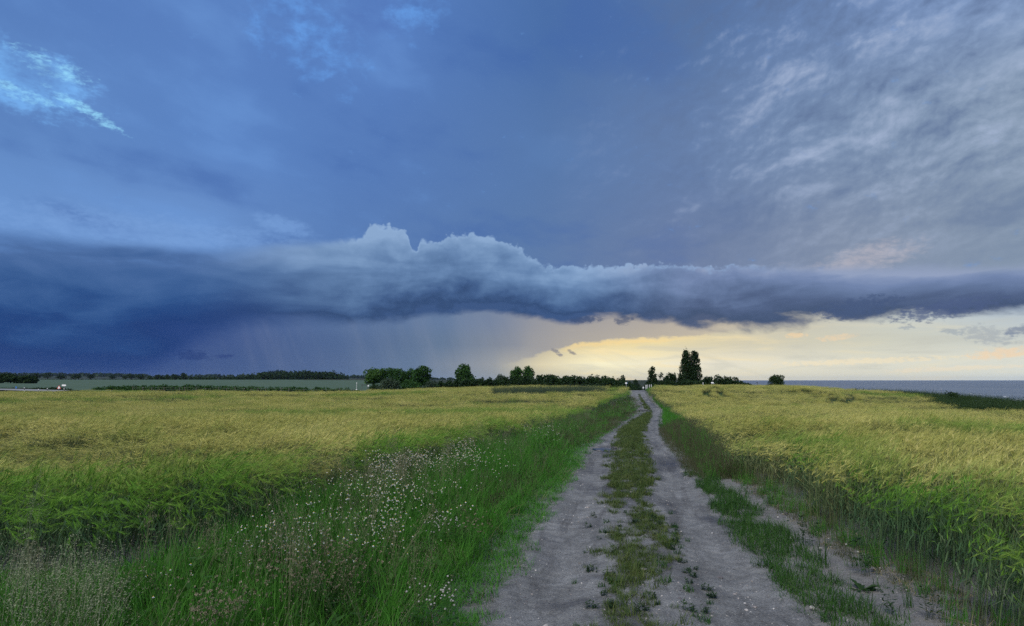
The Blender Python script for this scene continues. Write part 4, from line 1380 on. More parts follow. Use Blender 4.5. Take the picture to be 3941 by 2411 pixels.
def hedge(name, label, pts, mat, n, depth=1.4, leaf=.16, cat='hedge', group=None):
    """pts: (column, depth, top row) along the hedge; foliage runs from the ground to that top."""
    r = np.random.default_rng(abs(int(pts[0][0])) + 3)
    L = []
    for (pa, da, ta), (pb, db, tb) in zip(pts[:-1], pts[1:]):
        xa, ya, za = at(pa, da); xb, yb, zb = at(pb, db)
        ln = math.hypot(xb - xa, yb - ya)
        m = max(2, int(ln / .7))
        for i in range(m):
            t = (i + r.uniform(-.4, .4)) / m
            px, d, tp = pa + (pb - pa) * t, da + (db - da) * t, ta + (tb - ta) * t
            x, y, z = at(px, d)
            h = max(.25, (EYE - (tp - 1463) * d / FPX - z) * r.uniform(.82, 1.07))
            hv = min(h, 3.2)                               # only the part above the crest is dense
            for q in range(5):
                rz = hv * r.uniform(.16, .28)
                L.append((x + r.uniform(-.35, .35), y + r.uniform(-.5, .5) * depth, z + h - rz - (hv - 2 * rz) * (q / 4) * r.uniform(.7, 1), r.uniform(.45, .9), depth * .5, rz))
    root = bpy.data.objects.new(name, None)
    link(root)
    root.location = (L[0][0], L[0][1], 0)
    o = np.array([L[0][0], L[0][1], 0])
    v, f, rnd = leaf_cloud(L, n, leaf, r, .5)
    mesh_obj('foliage', v - o, f, mat, root, attrs={'rnd': rnd, 'tip': np.zeros(len(rnd))})
    for k in range(0, len(L), max(9, len(L) // 8)):
        V, F = [], []
        c = L[k]
        zg = float(ground_z(c[0], c[1]))
        tube_into(V, F, [(c[0] - o[0], c[1] - o[1], zg - .1), (c[0] - o[0] + r.uniform(-.2, .2), c[1] - o[1], c[2])], (.05, .02), 5)
        mesh_obj('stem', V, F, M_bark, root)
    tag(root, label, cat, group)
    return root

def build_trees():
    # clump at the end of the hedge, left of the gap with the far spire
    tree('tree', 'leftmost tree of the leafy clump, leaning crown over a bare trunk', 1437, 190, 1411, 78, 'round', M_leafB, 3000)
    tree('tree', 'slim pale green tree second from left in the leafy clump', 1474, 194, 1416, 48, 'round', M_leafB, 1900)
    tree('tree', 'narrow dark tree in the back of the leafy clump', 1504, 200, 1416, 58, 'round', M_leafA, 2200)
    tree('tree', 'broad tree behind the grey bush of the leafy clump', 1540, 190, 1416, 74, 'round', M_leafA, 2800)
    tree('tree', 'lower tree second from right in the leafy clump', 1582, 192, 1421, 62, 'round', M_leafA, 2400)
    tree('tree', 'tallest broad round tree at the right end of the leafy clump', 1623, 186, 1410, 88, 'round', M_leafA, 3400)
    tree('bush', 'grey green domed bush in front of the leafy clump', 1500, 172, 1452, 98, 'bush', M_leafG, 2600, cat='bush')
    tree('bush', 'low dark bush below the left end of the leafy clump', 1445, 176, 1478, 70, 'bush', M_leafD, 1400, cat='bush')
    tree('bush', 'dark bush filling under the right end of the leafy clump', 1590, 176, 1462, 110, 'bush', M_leafA, 2400, cat='bush')
    tree('bush', 'pale low bush right of the leafy clump, under the far spire', 1662, 176, 1463, 82, 'bush', M_leafG, 1700, cat='bush')
    tree('bush', 'low dark bush between the leafy clump and the lone round tree', 1712, 174, 1467, 84, 'bush', M_leafA, 1600, cat='bush')
    tree('tree', 'lone dense round tree standing out of the middle of the hedge', 1789, 178, 1400, 84, 'round', M_leafA, 3600)
    tree('tree', 'small grey green round tree in the hedge', 1928, 170, 1433, 62, 'bush', M_leafG, 2200)
    tree('tree', 'left tree of the touching pair above the hedge', 1987, 168, 1409, 62, 'round', M_leafA, 2800)
    tree('tree', 'right, more open tree of the touching pair above the hedge', 2036, 168, 1410, 62, 'round', M_leafA, 2300)
    tree('bush', 'small bush at the right foot of the touching pair', 2074, 164, 1440, 44, 'bush', M_leafA, 1100, cat='bush')
    tree('bush', 'dark dome shaped bush rising over the clipped hedge', 2116, 160, 1432, 66, 'bush', M_leafD, 2200, cat='bush')
    tree('bush', 'pale loose bush near the track end of the hedge', 2312, 142, 1440, 44, 'bush', M_leafG, 1300, cat='bush')
    tree('bush', 'thin ragged bush left of the last hedge tree', 2350, 138, 1446, 44, 'bush', M_leafA, 1100, cat='bush')
    tree('tree', 'last small tree of the left hedge beside the track', 2392, 132, 1443, 42, 'round', M_leafD, 1300)
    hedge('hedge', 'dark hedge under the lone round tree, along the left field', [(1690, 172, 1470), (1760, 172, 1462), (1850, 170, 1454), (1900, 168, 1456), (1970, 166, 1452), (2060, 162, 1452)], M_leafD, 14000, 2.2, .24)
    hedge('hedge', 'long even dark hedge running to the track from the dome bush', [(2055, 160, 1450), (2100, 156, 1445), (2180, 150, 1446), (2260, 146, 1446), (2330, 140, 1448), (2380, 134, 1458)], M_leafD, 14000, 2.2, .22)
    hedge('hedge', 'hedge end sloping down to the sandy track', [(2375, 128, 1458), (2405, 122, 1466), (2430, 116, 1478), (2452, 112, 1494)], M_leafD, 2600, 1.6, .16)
    # right of the track
    tree('tree', 'small upright poplar just right of the track gap', 2508, 150, 1408, 48, 'poplar', M_leafD, 2200)
    tree('tree', 'thin open tree with bare stem between poplar and round bush', 2546, 152, 1432, 40, 'open', M_leafD, 420, .12)
    tree('tree', 'stout bushy tree between the small and the tall poplars', 2580, 150, 1427, 56, 'round', M_leafD, 2200)
    tree('tree', 'tall left poplar of the tall pair, highest tree in view', 2643, 158, 1336, 74, 'poplar', M_leafD, 9500, .17)
    tree('tree', 'slightly shorter right poplar of the tall pair', 2673, 156, 1346, 60, 'poplar', M_leafD, 7500, .17)
    tree('bush', 'dark shrub at the left foot of the tall poplars', 2618, 152, 1424, 40, 'bush', M_leafD, 1300, cat='bush')
    hedge('hedge', 'low dark hedge under the poplars right of the track', [(2500, 128, 1472), (2560, 130, 1466), (2640, 132, 1462), (2700, 132, 1460)], M_leafD, 9000, 2.0, .18)
    hedge('hedge', 'dark scrub tapering down from the poplars to the sea', [(2690, 132, 1455), (2725, 130, 1453), (2760, 130, 1446), (2785, 128, 1452), (2805, 126, 1450), (2835, 124, 1461), (2865, 120, 1470), (2888, 118, 1480)], M_leafD, 12000, 2.4, .18)
    tree('bush', 'lone round bush on the field crest against the sea', 2982, 104, 1440, 84, 'bush', M_leafD, 6500, .085, cat='bush')
    tree('bush', 'low dark bush on top of the grassy bluff', 3655, 74, 1505, 78, 'bush', M_leafD, 1500, .07, cat='bush')
    tree('bush', 'tiny dark bush on the cliff edge behind the right field', 3284, 103, 1489, 22, 'bush', M_leafD, 400, .06, cat='bush')
    tree('bush', 'dark mound of scrub far beyond the track gap', 2446, 300, 1459, 26, 'bush', M_leafD, 500, .3, cat='bush')
    tree('bush', 'small round bush on the rough ground beyond the track', 2462, 150, 1474, 16, 'bush', M_leafD, 350, .1, cat='bush')
    # left: country hedges
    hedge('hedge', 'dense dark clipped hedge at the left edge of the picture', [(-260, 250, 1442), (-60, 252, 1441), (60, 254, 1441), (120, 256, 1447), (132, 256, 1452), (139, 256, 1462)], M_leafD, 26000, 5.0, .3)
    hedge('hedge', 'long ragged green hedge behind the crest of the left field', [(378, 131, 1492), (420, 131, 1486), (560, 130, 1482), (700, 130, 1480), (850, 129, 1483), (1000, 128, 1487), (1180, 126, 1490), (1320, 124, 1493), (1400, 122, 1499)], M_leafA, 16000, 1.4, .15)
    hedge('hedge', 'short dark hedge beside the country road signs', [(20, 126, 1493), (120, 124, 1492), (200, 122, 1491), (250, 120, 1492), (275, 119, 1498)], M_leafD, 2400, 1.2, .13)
    # far trees along the edge of the green field
    far = [(148, 44, 1434, 'round', 'far bluish tree rising just right of the dark clipped hedge'), (192, 38, 1435, 'round', 'second far bluish tree right of the clipped hedge'),
           (243, 46, 1445, 'round', 'dark broad far tree left of the pair above the road signs'), (292, 30, 1444, 'round', 'left tree of the near touching far pair with a visible trunk'), (310, 32, 1440, 'round', 'right tree of the touching far pair with a visible trunk'),
           (357, 32, 1442, 'round', 'single squat far tree between two pairs'), (440, 28, 1444, 'round', 'single round far tree left of the trio on trunks'),
           (490, 28, 1445, 'round', 'left tree of the far trio standing on bare trunks'), (513, 34, 1441, 'round', 'middle, tallest tree of the far trio on bare trunks'), (548, 40, 1443, 'round', 'right, broadest tree of the far trio on bare trunks'),
           (585, 26, 1447, 'round', 'small round far tree right of the trio'), (616, 36, 1444, 'round', 'far tree at the left end of the dark thicket'), (651, 22, 1440, 'round', 'pale tree rising behind the dark far thicket'),
           (682, 44, 1442, 'round', 'broad dark tree in the middle of the far thicket'), (711, 22, 1435, 'round', 'tallest round top of the far thicket'), (925, 20, 1448, 'poplar', 'small conical far tree left of the big wood')]
    protos = {}
    for i, (px, w, tp, kind, lab) in enumerate(far):
        d = 800 + 23 * (i % 4)
        if i < 2:
            d = 1250
        x, y, z = at(px, d)
        h = EYE - (tp - 1463) * d / FPX - z
        W = w * d / FPX
        key = (kind, i % 3)
        if key not in protos:
            r = np.random.default_rng(90 + i)
            V, F = woody(1.0, 1.0, kind, r)
            v, f, rnd = leaf_cloud(tree_lobes(kind, 1.0, .98, r), 700, .055, r)
            protos[key] = (mesh_obj('trunk', V, F, M_bark, linked=False).data, mesh_obj('crown', v, f, M_leafD, linked=False, attrs={'rnd': rnd, 'tip': np.zeros(len(rnd))}).data)
        root = link(bpy.data.objects.new('tree', None))
        root.location = (x, y, z)
        root.scale = (W, W, h)
        link(bpy.data.objects.new('trunk', protos[key][0]), root)
        link(bpy.data.objects.new('crown', protos[key][1]), root)
        tag(root, lab, 'tree', 'trees at the far edge of the green field')
    # the big wood and the wooded ridge read as one mass each
    def mass(name, label, prof, d0, d1, n, leaf, mat, seed, lowest=0.0):
        r = np.random.default_rng(seed)
        pxs = np.array([p[0] for p in prof], float); tps = np.array([p[1] for p in prof], float)
        m = n // 26
        px = r.uniform(pxs[0], pxs[-1], m); d = r.uniform(d0, d1, m)
        x = (px - CX) / FPX * d; z = ground_z(x, d)
        h = np.maximum(1.0, EYE - (np.interp(px, pxs, tps) - 1463) * d / FPX - z) * r.uniform(.72, 1.0, m)
        rr = np.minimum(h * .5, leaf * 2.4 + .1 * h)
        L = np.stack([x, d, z + h - rr * 1.1, rr * 1.1, rr, rr * 1.2], 1)
        L2 = np.stack([x, d, z + h * .42, rr * 1.3, rr, h * .42], 1)
        v, f, rnd = leaf_cloud(np.concatenate([L, L2]), n, leaf, r, .4)
        o = mesh_obj(name, v, f, mat, attrs={'rnd': rnd, 'tip': np.zeros(len(rnd))})
        tag(o, label, kind='stuff')
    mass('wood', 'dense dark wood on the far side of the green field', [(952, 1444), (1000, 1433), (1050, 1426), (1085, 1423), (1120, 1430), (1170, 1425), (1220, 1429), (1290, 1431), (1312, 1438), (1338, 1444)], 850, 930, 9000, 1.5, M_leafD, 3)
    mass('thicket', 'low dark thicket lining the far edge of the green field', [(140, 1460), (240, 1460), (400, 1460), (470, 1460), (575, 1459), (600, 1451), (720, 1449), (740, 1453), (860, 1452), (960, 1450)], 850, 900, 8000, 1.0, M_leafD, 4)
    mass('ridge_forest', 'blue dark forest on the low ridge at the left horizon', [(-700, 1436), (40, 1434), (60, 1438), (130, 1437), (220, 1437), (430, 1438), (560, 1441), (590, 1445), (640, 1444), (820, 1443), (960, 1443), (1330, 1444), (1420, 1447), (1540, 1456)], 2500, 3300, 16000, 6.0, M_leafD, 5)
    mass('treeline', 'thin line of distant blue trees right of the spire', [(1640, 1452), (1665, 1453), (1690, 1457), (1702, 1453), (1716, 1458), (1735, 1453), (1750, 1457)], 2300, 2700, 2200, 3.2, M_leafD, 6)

# ---------------------------------------------------------------- small built things
def box_into(V, F, c, s):
    b = len(V)
    for dz in (-1, 1):
        for dx, dy in ((-1, -1), (1, -1), (1, 1), (-1, 1)):
            V.append((c[0] + dx * s[0] / 2, c[1] + dy * s[1] / 2, c[2] + dz * s[2] / 2))
    F += [(b + 3, b + 2, b + 1, b), (b + 4, b + 5, b + 6, b + 7)] + [(b + i, b + (i + 1) % 4, b + 4 + (i + 1) % 4, b + 4 + i) for i in range(4)]

def bevel_box(name, c, s, mat, parent, bev=.01):
    bm = bmesh.new()
    V, F = [], []
    box_into(V, F, c, s)
    vs = [bm.verts.new(v) for v in V]
    for f in F:
        bm.faces.new([vs[i] for i in f])
    bmesh.ops.bevel(bm, geom=bm.edges[:], offset=min(bev, min(s) * .3), segments=2, affect='EDGES')
    me = bpy.data.meshes.new(name); bm.to_mesh(me); bm.free()
    me.materials.append(mat)
    return link(bpy.data.objects.new(name, me), parent)

def pole(name, pts, rad, mat, parent, n=10):
    V, F = [], []
    tube_into(V, F, pts, [rad] * len(pts) if not isinstance(rad, (list, tuple)) else rad, n)
    return mesh_obj(name, V, F, mat, parent, smooth=False)

def place(name, label, cat, px, d, z=None, group=None, rot=0.0):
    x, y, g0 = at(px, d)
    root = link(bpy.data.objects.new(name, None))
    root.location = (x, y, g0 if z is None else z)
    root.rotation_euler.z = rot
    return tag(root, label, cat, group)

def height_at(py, d):
    return EYE - (py - 1463) * d / FPX

def build_things():
    white = plain_material('white paint', (.74, .75, .76), .5, .4, .06)
    black = plain_material('black band', (.02, .02, .022), .6, .3, .1)
    red = plain_material('red sign border', (.5, .03, .03), .45, .4, .08)
    blue = plain_material('blue sign face', (.03, .14, .42), .45, .4, .08)
    wood = plain_material('weathered wood', (.10, .095, .085), .9, .1, .25, 12.0)
    steel = plain_material('galvanised steel', (.35, .36, .37), .45, .5, .1)
    # delineator posts along the country road
    dl = [(105, 'delineator post alone at the left, in front of the short hedge'), (159, 'delineator post lowest by the pale road edge'), (193, 'delineator post right of the middle of the short hedge'),
          (237, 'delineator post under the red triangle sign'), (257, 'delineator post under the white arrow sign')]
    tops = [1491, 1497, 1494, 1494, 1495]
    for (px, lab), tp in zip(dl, tops):
        d = 106 + (px % 5)
        zt = height_at(tp, d)
        t = place('delineator_post', 'white ' + lab, 'post', px, d, zt - .95, 'delineator posts along the road')
        pole('post', [(0, 0, 0), (0, 0, .55)], [.06, .058], white, t, 6)
        pole('reflector_band', [(0, 0, .55), (0, 0, .78)], [.06, .06], black, t, 6)
        pole('cap', [(0, 0, .78), (0, 0, .95)], [.058, .045], white, t, 6)
    # warning triangle
    d = 109
    z0 = height_at(1484, d)
    t = place('warning_sign', 'white triangular warning sign with red border by the road', 'sign', 237, d, z0 - 1.6)
    pole('post', [(0, .03, 0), (0, .03, 1.6)], .03, steel, t)
    mesh_obj('border', [(-.33, 0, 1.08), (.33, 0, 1.08), (0, 0, 1.64), (-.33, .02, 1.08), (.33, .02, 1.08), (0, .02, 1.64)], [(0, 1, 2), (5, 4, 3), (0, 3, 4, 1), (1, 4, 5, 2), (2, 5, 3, 0)], red, t)
    mesh_obj('face', [(-.21, -.004, 1.14), (.21, -.004, 1.14), (0, -.004, 1.52)], [(0, 1, 2)], white, t)
    t = place('direction_sign', 'white arrow shaped direction sign on a post by the road', 'sign', 256, d, z0 - 1.5)
    pole('post', [(0, .03, 0), (0, .03, 1.62)], .03, steel, t)
    mesh_obj('arrow_board', [(-.35, 0, 1.40), (.22, 0, 1.40), (.36, 0, 1.52), (.22, 0, 1.64), (-.35, 0, 1.64), (-.35, .02, 1.40), (.22, .02, 1.40), (.36, .02, 1.52), (.22, .02, 1.64), (-.35, .02, 1.64)],
             [(0, 1, 2, 3, 4), (9, 8, 7, 6, 5), (0, 5, 6, 1), (1, 6, 7, 2), (2, 7, 8, 3), (3, 8, 9, 4), (4, 9, 5, 0)], white, t)
    t = place('road_sign', 'small blue sign on a post at the left end of the road', 'sign', 73, 118, height_at(1488, 118) - 1.4)
    pole('post', [(0, .03, 0), (0, .03, 1.4)], .03, steel, t)
    bevel_box('sign_face', (0, 0, 1.24), (.24, .02, .32), blue, t)
    # wooden fence posts along the ragged hedge, with wires
    root = place('wire_fence', 'weathered wooden fence posts with wires in front of the long ragged hedge', 'fence', 558, 121, 0)
    ox, oy = root.location.x, root.location.y
    pxs = [520, 558, 592, 640, 698, 717, 763, 798, 848, 879, 912, 945, 973, 999, 1028, 1088, 1117, 1175, 1205, 1260, 1310, 1364]
    tops = []
    for i, px in enumerate(pxs):
        d = 118 - i * .25
        x, y, zg = at(px, d)
        tp = float(np.interp(px, [520, 800, 1000, 1364], [1489, 1491, 1494, 1497])) + (i * 37 % 5) - 2
        zt = height_at(tp, d)
        pole('post', [(x - ox, y - oy, zg - .3), (x - ox + .02 * (i % 3 - 1), y - oy, zt)], [.055, .05], wood, root, 7)
        tops.append((x - ox, y - oy, zt))
    for q in (.12, .42):
        V, F = [], []
        for a, b in zip(tops[:-1], tops[1:]):
            tube_into(V, F, [(a[0], a[1] - .06, a[2] - q), (b[0], b[1] - .06, b[2] - q)], (.006, .006), 4)
        mesh_obj('wire', V, F, steel, root)
    # white things at the hedge end
    d = 112
    t = place('marker_pole', 'slim white pole with a white head standing at the right end of the ragged hedge', 'pole', 1376, d, height_at(1501, d))
    pole('pole', [(0, 0, 0), (0, 0, 1.05)], .022, white, t)
    bevel_box('head', (0, 0, 1.12), (.17, .1, .13), white, t, .03)
    bevel_box('foot', (0, 0, .04), (.24, .16, .1), white, t, .02)
    t = place('barrier', 'small white sign on a dark wooden barrier left of the leafy clump', 'barrier', 1412, 150, height_at(1498, 150))
    for q in (-.9, .35):
        pole('post', [(q, 0, -.4), (q, 0, 1.0)], .05, wood, t)
    bevel_box('rail', (-.3, -.06, .9), (1.6, .05, .1), black, t)
    bevel_box('sign_face', (.5, -.1, .72), (.26, .03, .32), white, t)
    # church far beyond the fields
    stone = plain_material('brick tower', (.09, .085, .09), .9, .1)
    d = 2600
    t = place('church_tower', 'thin dark church spire on the horizon right of the leafy clump', 'church', 1657, d)
    hz = height_at(1441, d) - t.location.z
    bevel_box('wall', (0, 0, hz * .28), (5.5, 5.5, hz * .56), stone, t, .1)
    V = [(-2.9, -2.9, hz * .56), (2.9, -2.9, hz * .56), (2.9, 2.9, hz * .56), (-2.9, 2.9, hz * .56), (-1.6, -1.6, hz * .7), (1.6, -1.6, hz * .7), (1.6, 1.6, hz * .7), (-1.6, 1.6, hz * .7), (0, 0, hz)]
    mesh_obj('spire', V, [(0, 1, 5, 4), (1, 2, 6, 5), (2, 3, 7, 6), (3, 0, 4, 7), (4, 5, 8), (5, 6, 8), (6, 7, 8), (7, 4, 8)], stone, t)
    # beach access at the end of the track
    t = place('sign_post', 'white rectangular sign with a blue edge on a post left of the track end', 'sign', 2408, 98)
    zt = height_at(1472.5, 98) - t.location.z
    pole('post', [(0, .03, 0), (0, .03, zt)], .025, steel, t)
    bevel_box('sign_face', (-.02, 0, zt - .1), (.26, .02, .2), white, t)
    bevel_box('blue_edge', (.14, 0, zt - .1), (.06, .02, .2), blue, t)
    t = place('notice', 'small low white and blue notice in the middle of the track gap', 'sign', 2473, 108, height_at(1497, 108))
    bevel_box('board', (0, 0, .18), (.2, .03, .26), white, t)
    bevel_box('blue_edge', (.07, -.02, .14), (.06, .02, .12), blue, t)
    pole('post', [(0, .04, -.6), (0, .04, .3)], .03, wood, t)
    for px, a, b, lab in ((2483, 1482, 1499, 'first white post from the left at the end of the track'), (2487.5, 1481, 1498, 'second white post from the left at the end of the track'),
                          (2496, 1481, 1490, 'third white post from the left at the end of the track'), (2503.5, 1480, 1491, 'rightmost white post at the end of the track')):
        d = 104 + (px - 2483) * .5
        zt, zb = height_at(a, d), height_at(b, d)
        t = place('bollard', lab, 'post', px, d, zb, 'white posts closing the track')
        pole('post', [(0, 0, -.5), (0, 0, zt - zb - .06)], .045, white, t)
        pole('cap', [(0, 0, zt - zb - .06), (0, 0, zt - zb)], [.05, .03], white, t)
    d = 108
    t = place('bench', 'small pale bench on the crest of the right field', 'bench', 2739, d, height_at(1480.5, d))
    bevel_box('seat', (0, 0, .16), (.42, .2, .05), white, t)
    bevel_box('backrest', (-.03, .1, .30), (.40, .04, .16), white, t)
    for q in (-.17, .17):
        pole('leg', [(q, 0, -.5), (q, 0, .15)], .025, white, t)
    t = place('marker_post', 'tiny pale post on the crest below the tall poplars', 'post', 2702, 106, height_at(1479, 106))
    pole('post', [(0, 0, -.5), (0, 0, .2)], .04, white, t)
    pole('cap', [(0, 0, .2), (0, 0, .27)], [.045, .02], white, t)
    d = 112
    t = place('sign_board', 'small dark sign board on a post against the sea', 'sign', 2909, d, height_at(1480, d))
    pole('post', [(.05, .03, -.5), (.05, .03, .3)], .025, wood, t)
    bevel_box('board', (0, 0, .26), (.34, .03, .09), black, t)
    t = place('thin_pole', 'thin upright pole on the bluff left of the low dark bush', 'pole', 3612, 80)
    zt = height_at(1499, 80) - t.location.z
    pole('pole', [(0, 0, -.3), (0, 0, zt)], [.02, .014], wood, t)
    pole('tip', [(0, 0, zt), (0, 0, zt + .05)], [.02, .008], white, t)

# ---------------------------------------------------------------- flowers and single plants near the camera
def build_flowers():
    mp = plain_material('white petals', (.52, .54, .58), .7, .1, .08)
    my = plain_material('yellow disc', (.62, .42, .02), .7, .2, .15)
    ml = foliage_material('chamomile leaves', rgb(.02, .06, .012), rgb(.035, .11, .018), rgb(.07, .16, .03), .3, 1.0)
    r = np.random.default_rng(41)
    def head_into(P, c, s, ax):
        ax = ax.normalized(); q = ax.orthogonal().normalized(); q2 = ax.cross(q)
        n = 9
        for k in range(n):
            a0, a1 = 2 * math.pi * k / n, 2 * math.pi * (k + .62) / n
            i0, i1 = q * math.cos(a0) + q2 * math.sin(a0), q * math.cos(a1) + q2 * math.sin(a1)
            P.quad(c + i0 * s * .36, c + i1 * s * .36, c + i1 * s * 1.05 - ax * s * .75, c + i0 * s * 1.05 - ax * s * .75, .5, 0, 1)
        for k in range(6):
            a0, a1 = 2 * math.pi * k / 6, 2 * math.pi * (k + 1) / 6
            i0, i1 = q * math.cos(a0) + q2 * math.sin(a0), q * math.cos(a1) + q2 * math.sin(a1)
            P.quad(c + i0 * s * .42, c + i1 * s * .42, c + i1 * s * .28 + ax * s * .35, c + i0 * s * .28 + ax * s * .35, .5, 0, 2)
            P.tri(c + i0 * s * .28 + ax * s * .35, c + i1 * s * .28 + ax * s * .35, c + ax * s * .58, .5, 0, 2)
    mats = [ml, mp, my]
    hp = Plant(); head_into(hp, Vector((0, 0, 0)), 0.0085, Vector((0, 0, 1)))
    head = hp.build('flower_head', mats).data
    def stems(P, heads, h):
        """branching stems that carry every head, with feathery leaves"""
        for c in heads:
            b0 = Vector((U(-.03, .03), U(-.03, .03), 0)); side = Vector((U(-1, 1), U(-1, 1), 0)).normalized()
            P.strip([b0, b0 * .4 + Vector((c.x * .3, c.y * .3, c.z * .55)), c], (.002, .0016, .001), side, R.random(), (0, .1, .3), 0)
            for j in range(9):
                t = U(.15, .9); p = Vector((c.x * t * t, c.y * t * t, c.z * t)); b = U(0, 6.28)
                d = Vector((math.cos(b), math.sin(b), U(.1, .9))).normalized() * U(.02, .05)
                k = d.orthogonal().normalized() * .0018
                P.tri(p - k, p + k, p + d, R.random(), .1, 0)
    protos = []
    for _ in range(8):
        H = [Vector((U(-.16, .16), U(-.16, .16), U(.28, .5))) for _ in range(6)]
        P = Plant(); stems(P, H, .5)
        protos.append((P.build('chamomile_plant', mats).data, H))
    # drifts: centre in the photograph, spread, number, label
    drifts = [(585, 2165, 105, 42, 22, 'white chamomile with drooping petals in the nearest clump at the foot of the left barley'),
              (1120, 2065, 210, 60, 52, 'white chamomile in the drift at the left verge just right of the barley corner'),
              (1420, 1985, 190, 85, 84, 'white chamomile in the dense drift in the middle of the left verge'),
              (1610, 1890, 190, 60, 66, 'white chamomile in the drift along the barley edge behind the dense one'),
              (520, 2340, 60, 30, 6, 'stray white chamomile among tall grass at the bottom left')]
    for px, py, sx, sy, n, lab in drifts:
        for i in range(n):
            x, y = hit(px + r.normal(0, sx * .55), min(2395, py + r.normal(0, sy * .55)), .42)
            if y > crop_l_d(x) + .3 or x > e_l(y) - .3:
                y = min(y, float(crop_l_d(x)) + .1)
                if x > e_l(y) - .3:
                    continue
            if fbm(np.array([x * 2.1 + 5]), np.array([y * 2.1]), 2)[0] < .40:
                continue
            me, H = protos[r.integers(0, 8)]
            t = link(bpy.data.objects.new('chamomile_plant', me))
            t.location = (x, y, float(ground_z(x, y)))
            sc = r.uniform(.85, 1.2)
            t.scale = (sc, sc, sc)
            t.rotation_euler.z = r.uniform(0, 6.28)
            tag(t, lab, 'flower', 'chamomile drifts on the left verge')
            for c in H[:r.integers(2, 6)]:
                hd = link(bpy.data.objects.new('flower_head', head), t)
                hd.location = c
                hd.rotation_euler = (r.normal(0, .5), r.normal(0, .5), r.uniform(0, 6.28))
                q = r.uniform(.6, 1.2)
                hd.scale = (q, q, q)
    # farther chamomile and bindweed whites: nobody could count these
    kinds = []
    for k in range(4):
        P = Plant()
        H = [Vector((U(-.16, .16), U(-.16, .16), U(.34, .56))) for _ in range(7)]
        stems(P, H, .5)
        for c in H:
            head_into(P, c, .0085, Vector((U(-.4, .4), U(-.4, .4), 1)))
        o = P.build('drift_%02d' % k, mats); kinds.append(o)
    pts = []
    for px, py, sx, sy, n in ((1640, 1765, 150, 30, 240), (1480, 1800, 100, 26, 70), (1780, 1725, 80, 30, 70), (2080, 1655, 130, 20, 36), (1870, 1760, 100, 40, 16), (1400, 1890, 240, 70, 50), (1150, 2030, 240, 60, 22), (1560, 1960, 200, 80, 22)):
        for i in range(n):
            x, y = hit(px + r.normal(0, sx * .55), py + r.normal(0, sy * .55), .45)
            if y < crop_l_d(x) + .25 and x < e_l(y) - .4 and fbm(np.array([x * 1.6 + 5]), np.array([y * 1.3]), 2)[0] > .44:
                pts.append((x, y, float(ground_z(x, y))))
    pts = np.array(pts); n = len(pts)
    tag(scatter('chamomile_drift', kinds, pts, rot_rand(r, n), uni(r.uniform(.85, 1.25, n)), r.integers(0, 4, n)), 'drifts of white chamomile far along the left verge')
    # faded brownish flower heads in the near verge
    mh = foliage_material('faded heads', rgb(.09, .08, .05), rgb(.17, .15, .10), rgb(.29, .265, .20), .2, 2.0)
    kinds = []
    for k in range(3):
        P = Plant()
        for j in range(7):
            c = Vector((U(-.1, .1), U(-.1, .1), U(.3, .5)))
            P.strip([Vector((c.x * .3, c.y * .3, 0)), c], (.0016, .001), Vector((1, 0, 0)), .1, (0, .2), 0)
            for q in range(9):
                d = Vector((U(-1, 1), U(-1, 1), U(-.6, 1))).normalized() * .011
                o = d.orthogonal().normalized() * .004
                P.quad(c, c + d * .6 + o, c + d, c + d * .6 - o, R.random(), .3, 1)
        kinds.append(P.build('faded_%02d' % k, [ml, mh]))
    pts = []
    for px, py, sx, sy, n in ((1210, 2160, 200, 60, 50), (1150, 2230, 160, 50, 24), (1860, 2010, 60, 20, 10), (860, 2330, 120, 60, 30)):
        for i in range(n):
            x, y = hit(px + r.normal(0, sx * .6), min(2400, py + r.normal(0, sy * .6)), .4)
            if y < crop_l_d(x) - .1 and x < e_l(y) - .4:
                pts.append((x, y, float(ground_z(x, y))))
    pts = np.array(pts); n = len(pts)
    tag(scatter('faded_flowers', kinds, pts, rot_rand(r, n), uni(r.uniform(.85, 1.2, n)), r.integers(0, 3, n)), 'faded brown clover heads over the near left verge')
    # white clover
    mc = plain_material('clover blossom', (.28, .275, .26), .8, .1, .2, 200.0)
    P = Plant()
    for j in range(3):
        c = Vector((U(-.06, .06), U(-.06, .06), U(.18, .28)))
        P.strip([Vector((c.x * .4, c.y * .4, 0)), c], (.0016, .0012), Vector((0, 1, 0)), .4, (0, .3), 0)
        if j == 0:
            first = c
        for q in range(3):
            b = U(0, 6.28); p = Vector((math.cos(b) * .05, math.sin(b) * .05, U(.06, .14))); o = Vector((math.cos(b), math.sin(b), .2)) * .02
            P.quad(p - o, p + o.cross(Vector((0, 0, 1))), p + o, p - o.cross(Vector((0, 0, 1))), R.random(), .2, 0)
        tops = c
    cl = P.build('white_clover', [ml]).data
    heads = [Vector(v.co) for v in cl.vertices]
    bm = bmesh.new(); bmesh.ops.create_icosphere(bm, subdivisions=2, radius=.0075)
    for v in bm.verts:
        v.co *= U(.82, 1.15)
    bme = bpy.data.meshes.new('blossom'); bm.to_mesh(bme); bm.free(); bme.materials.append(mc)
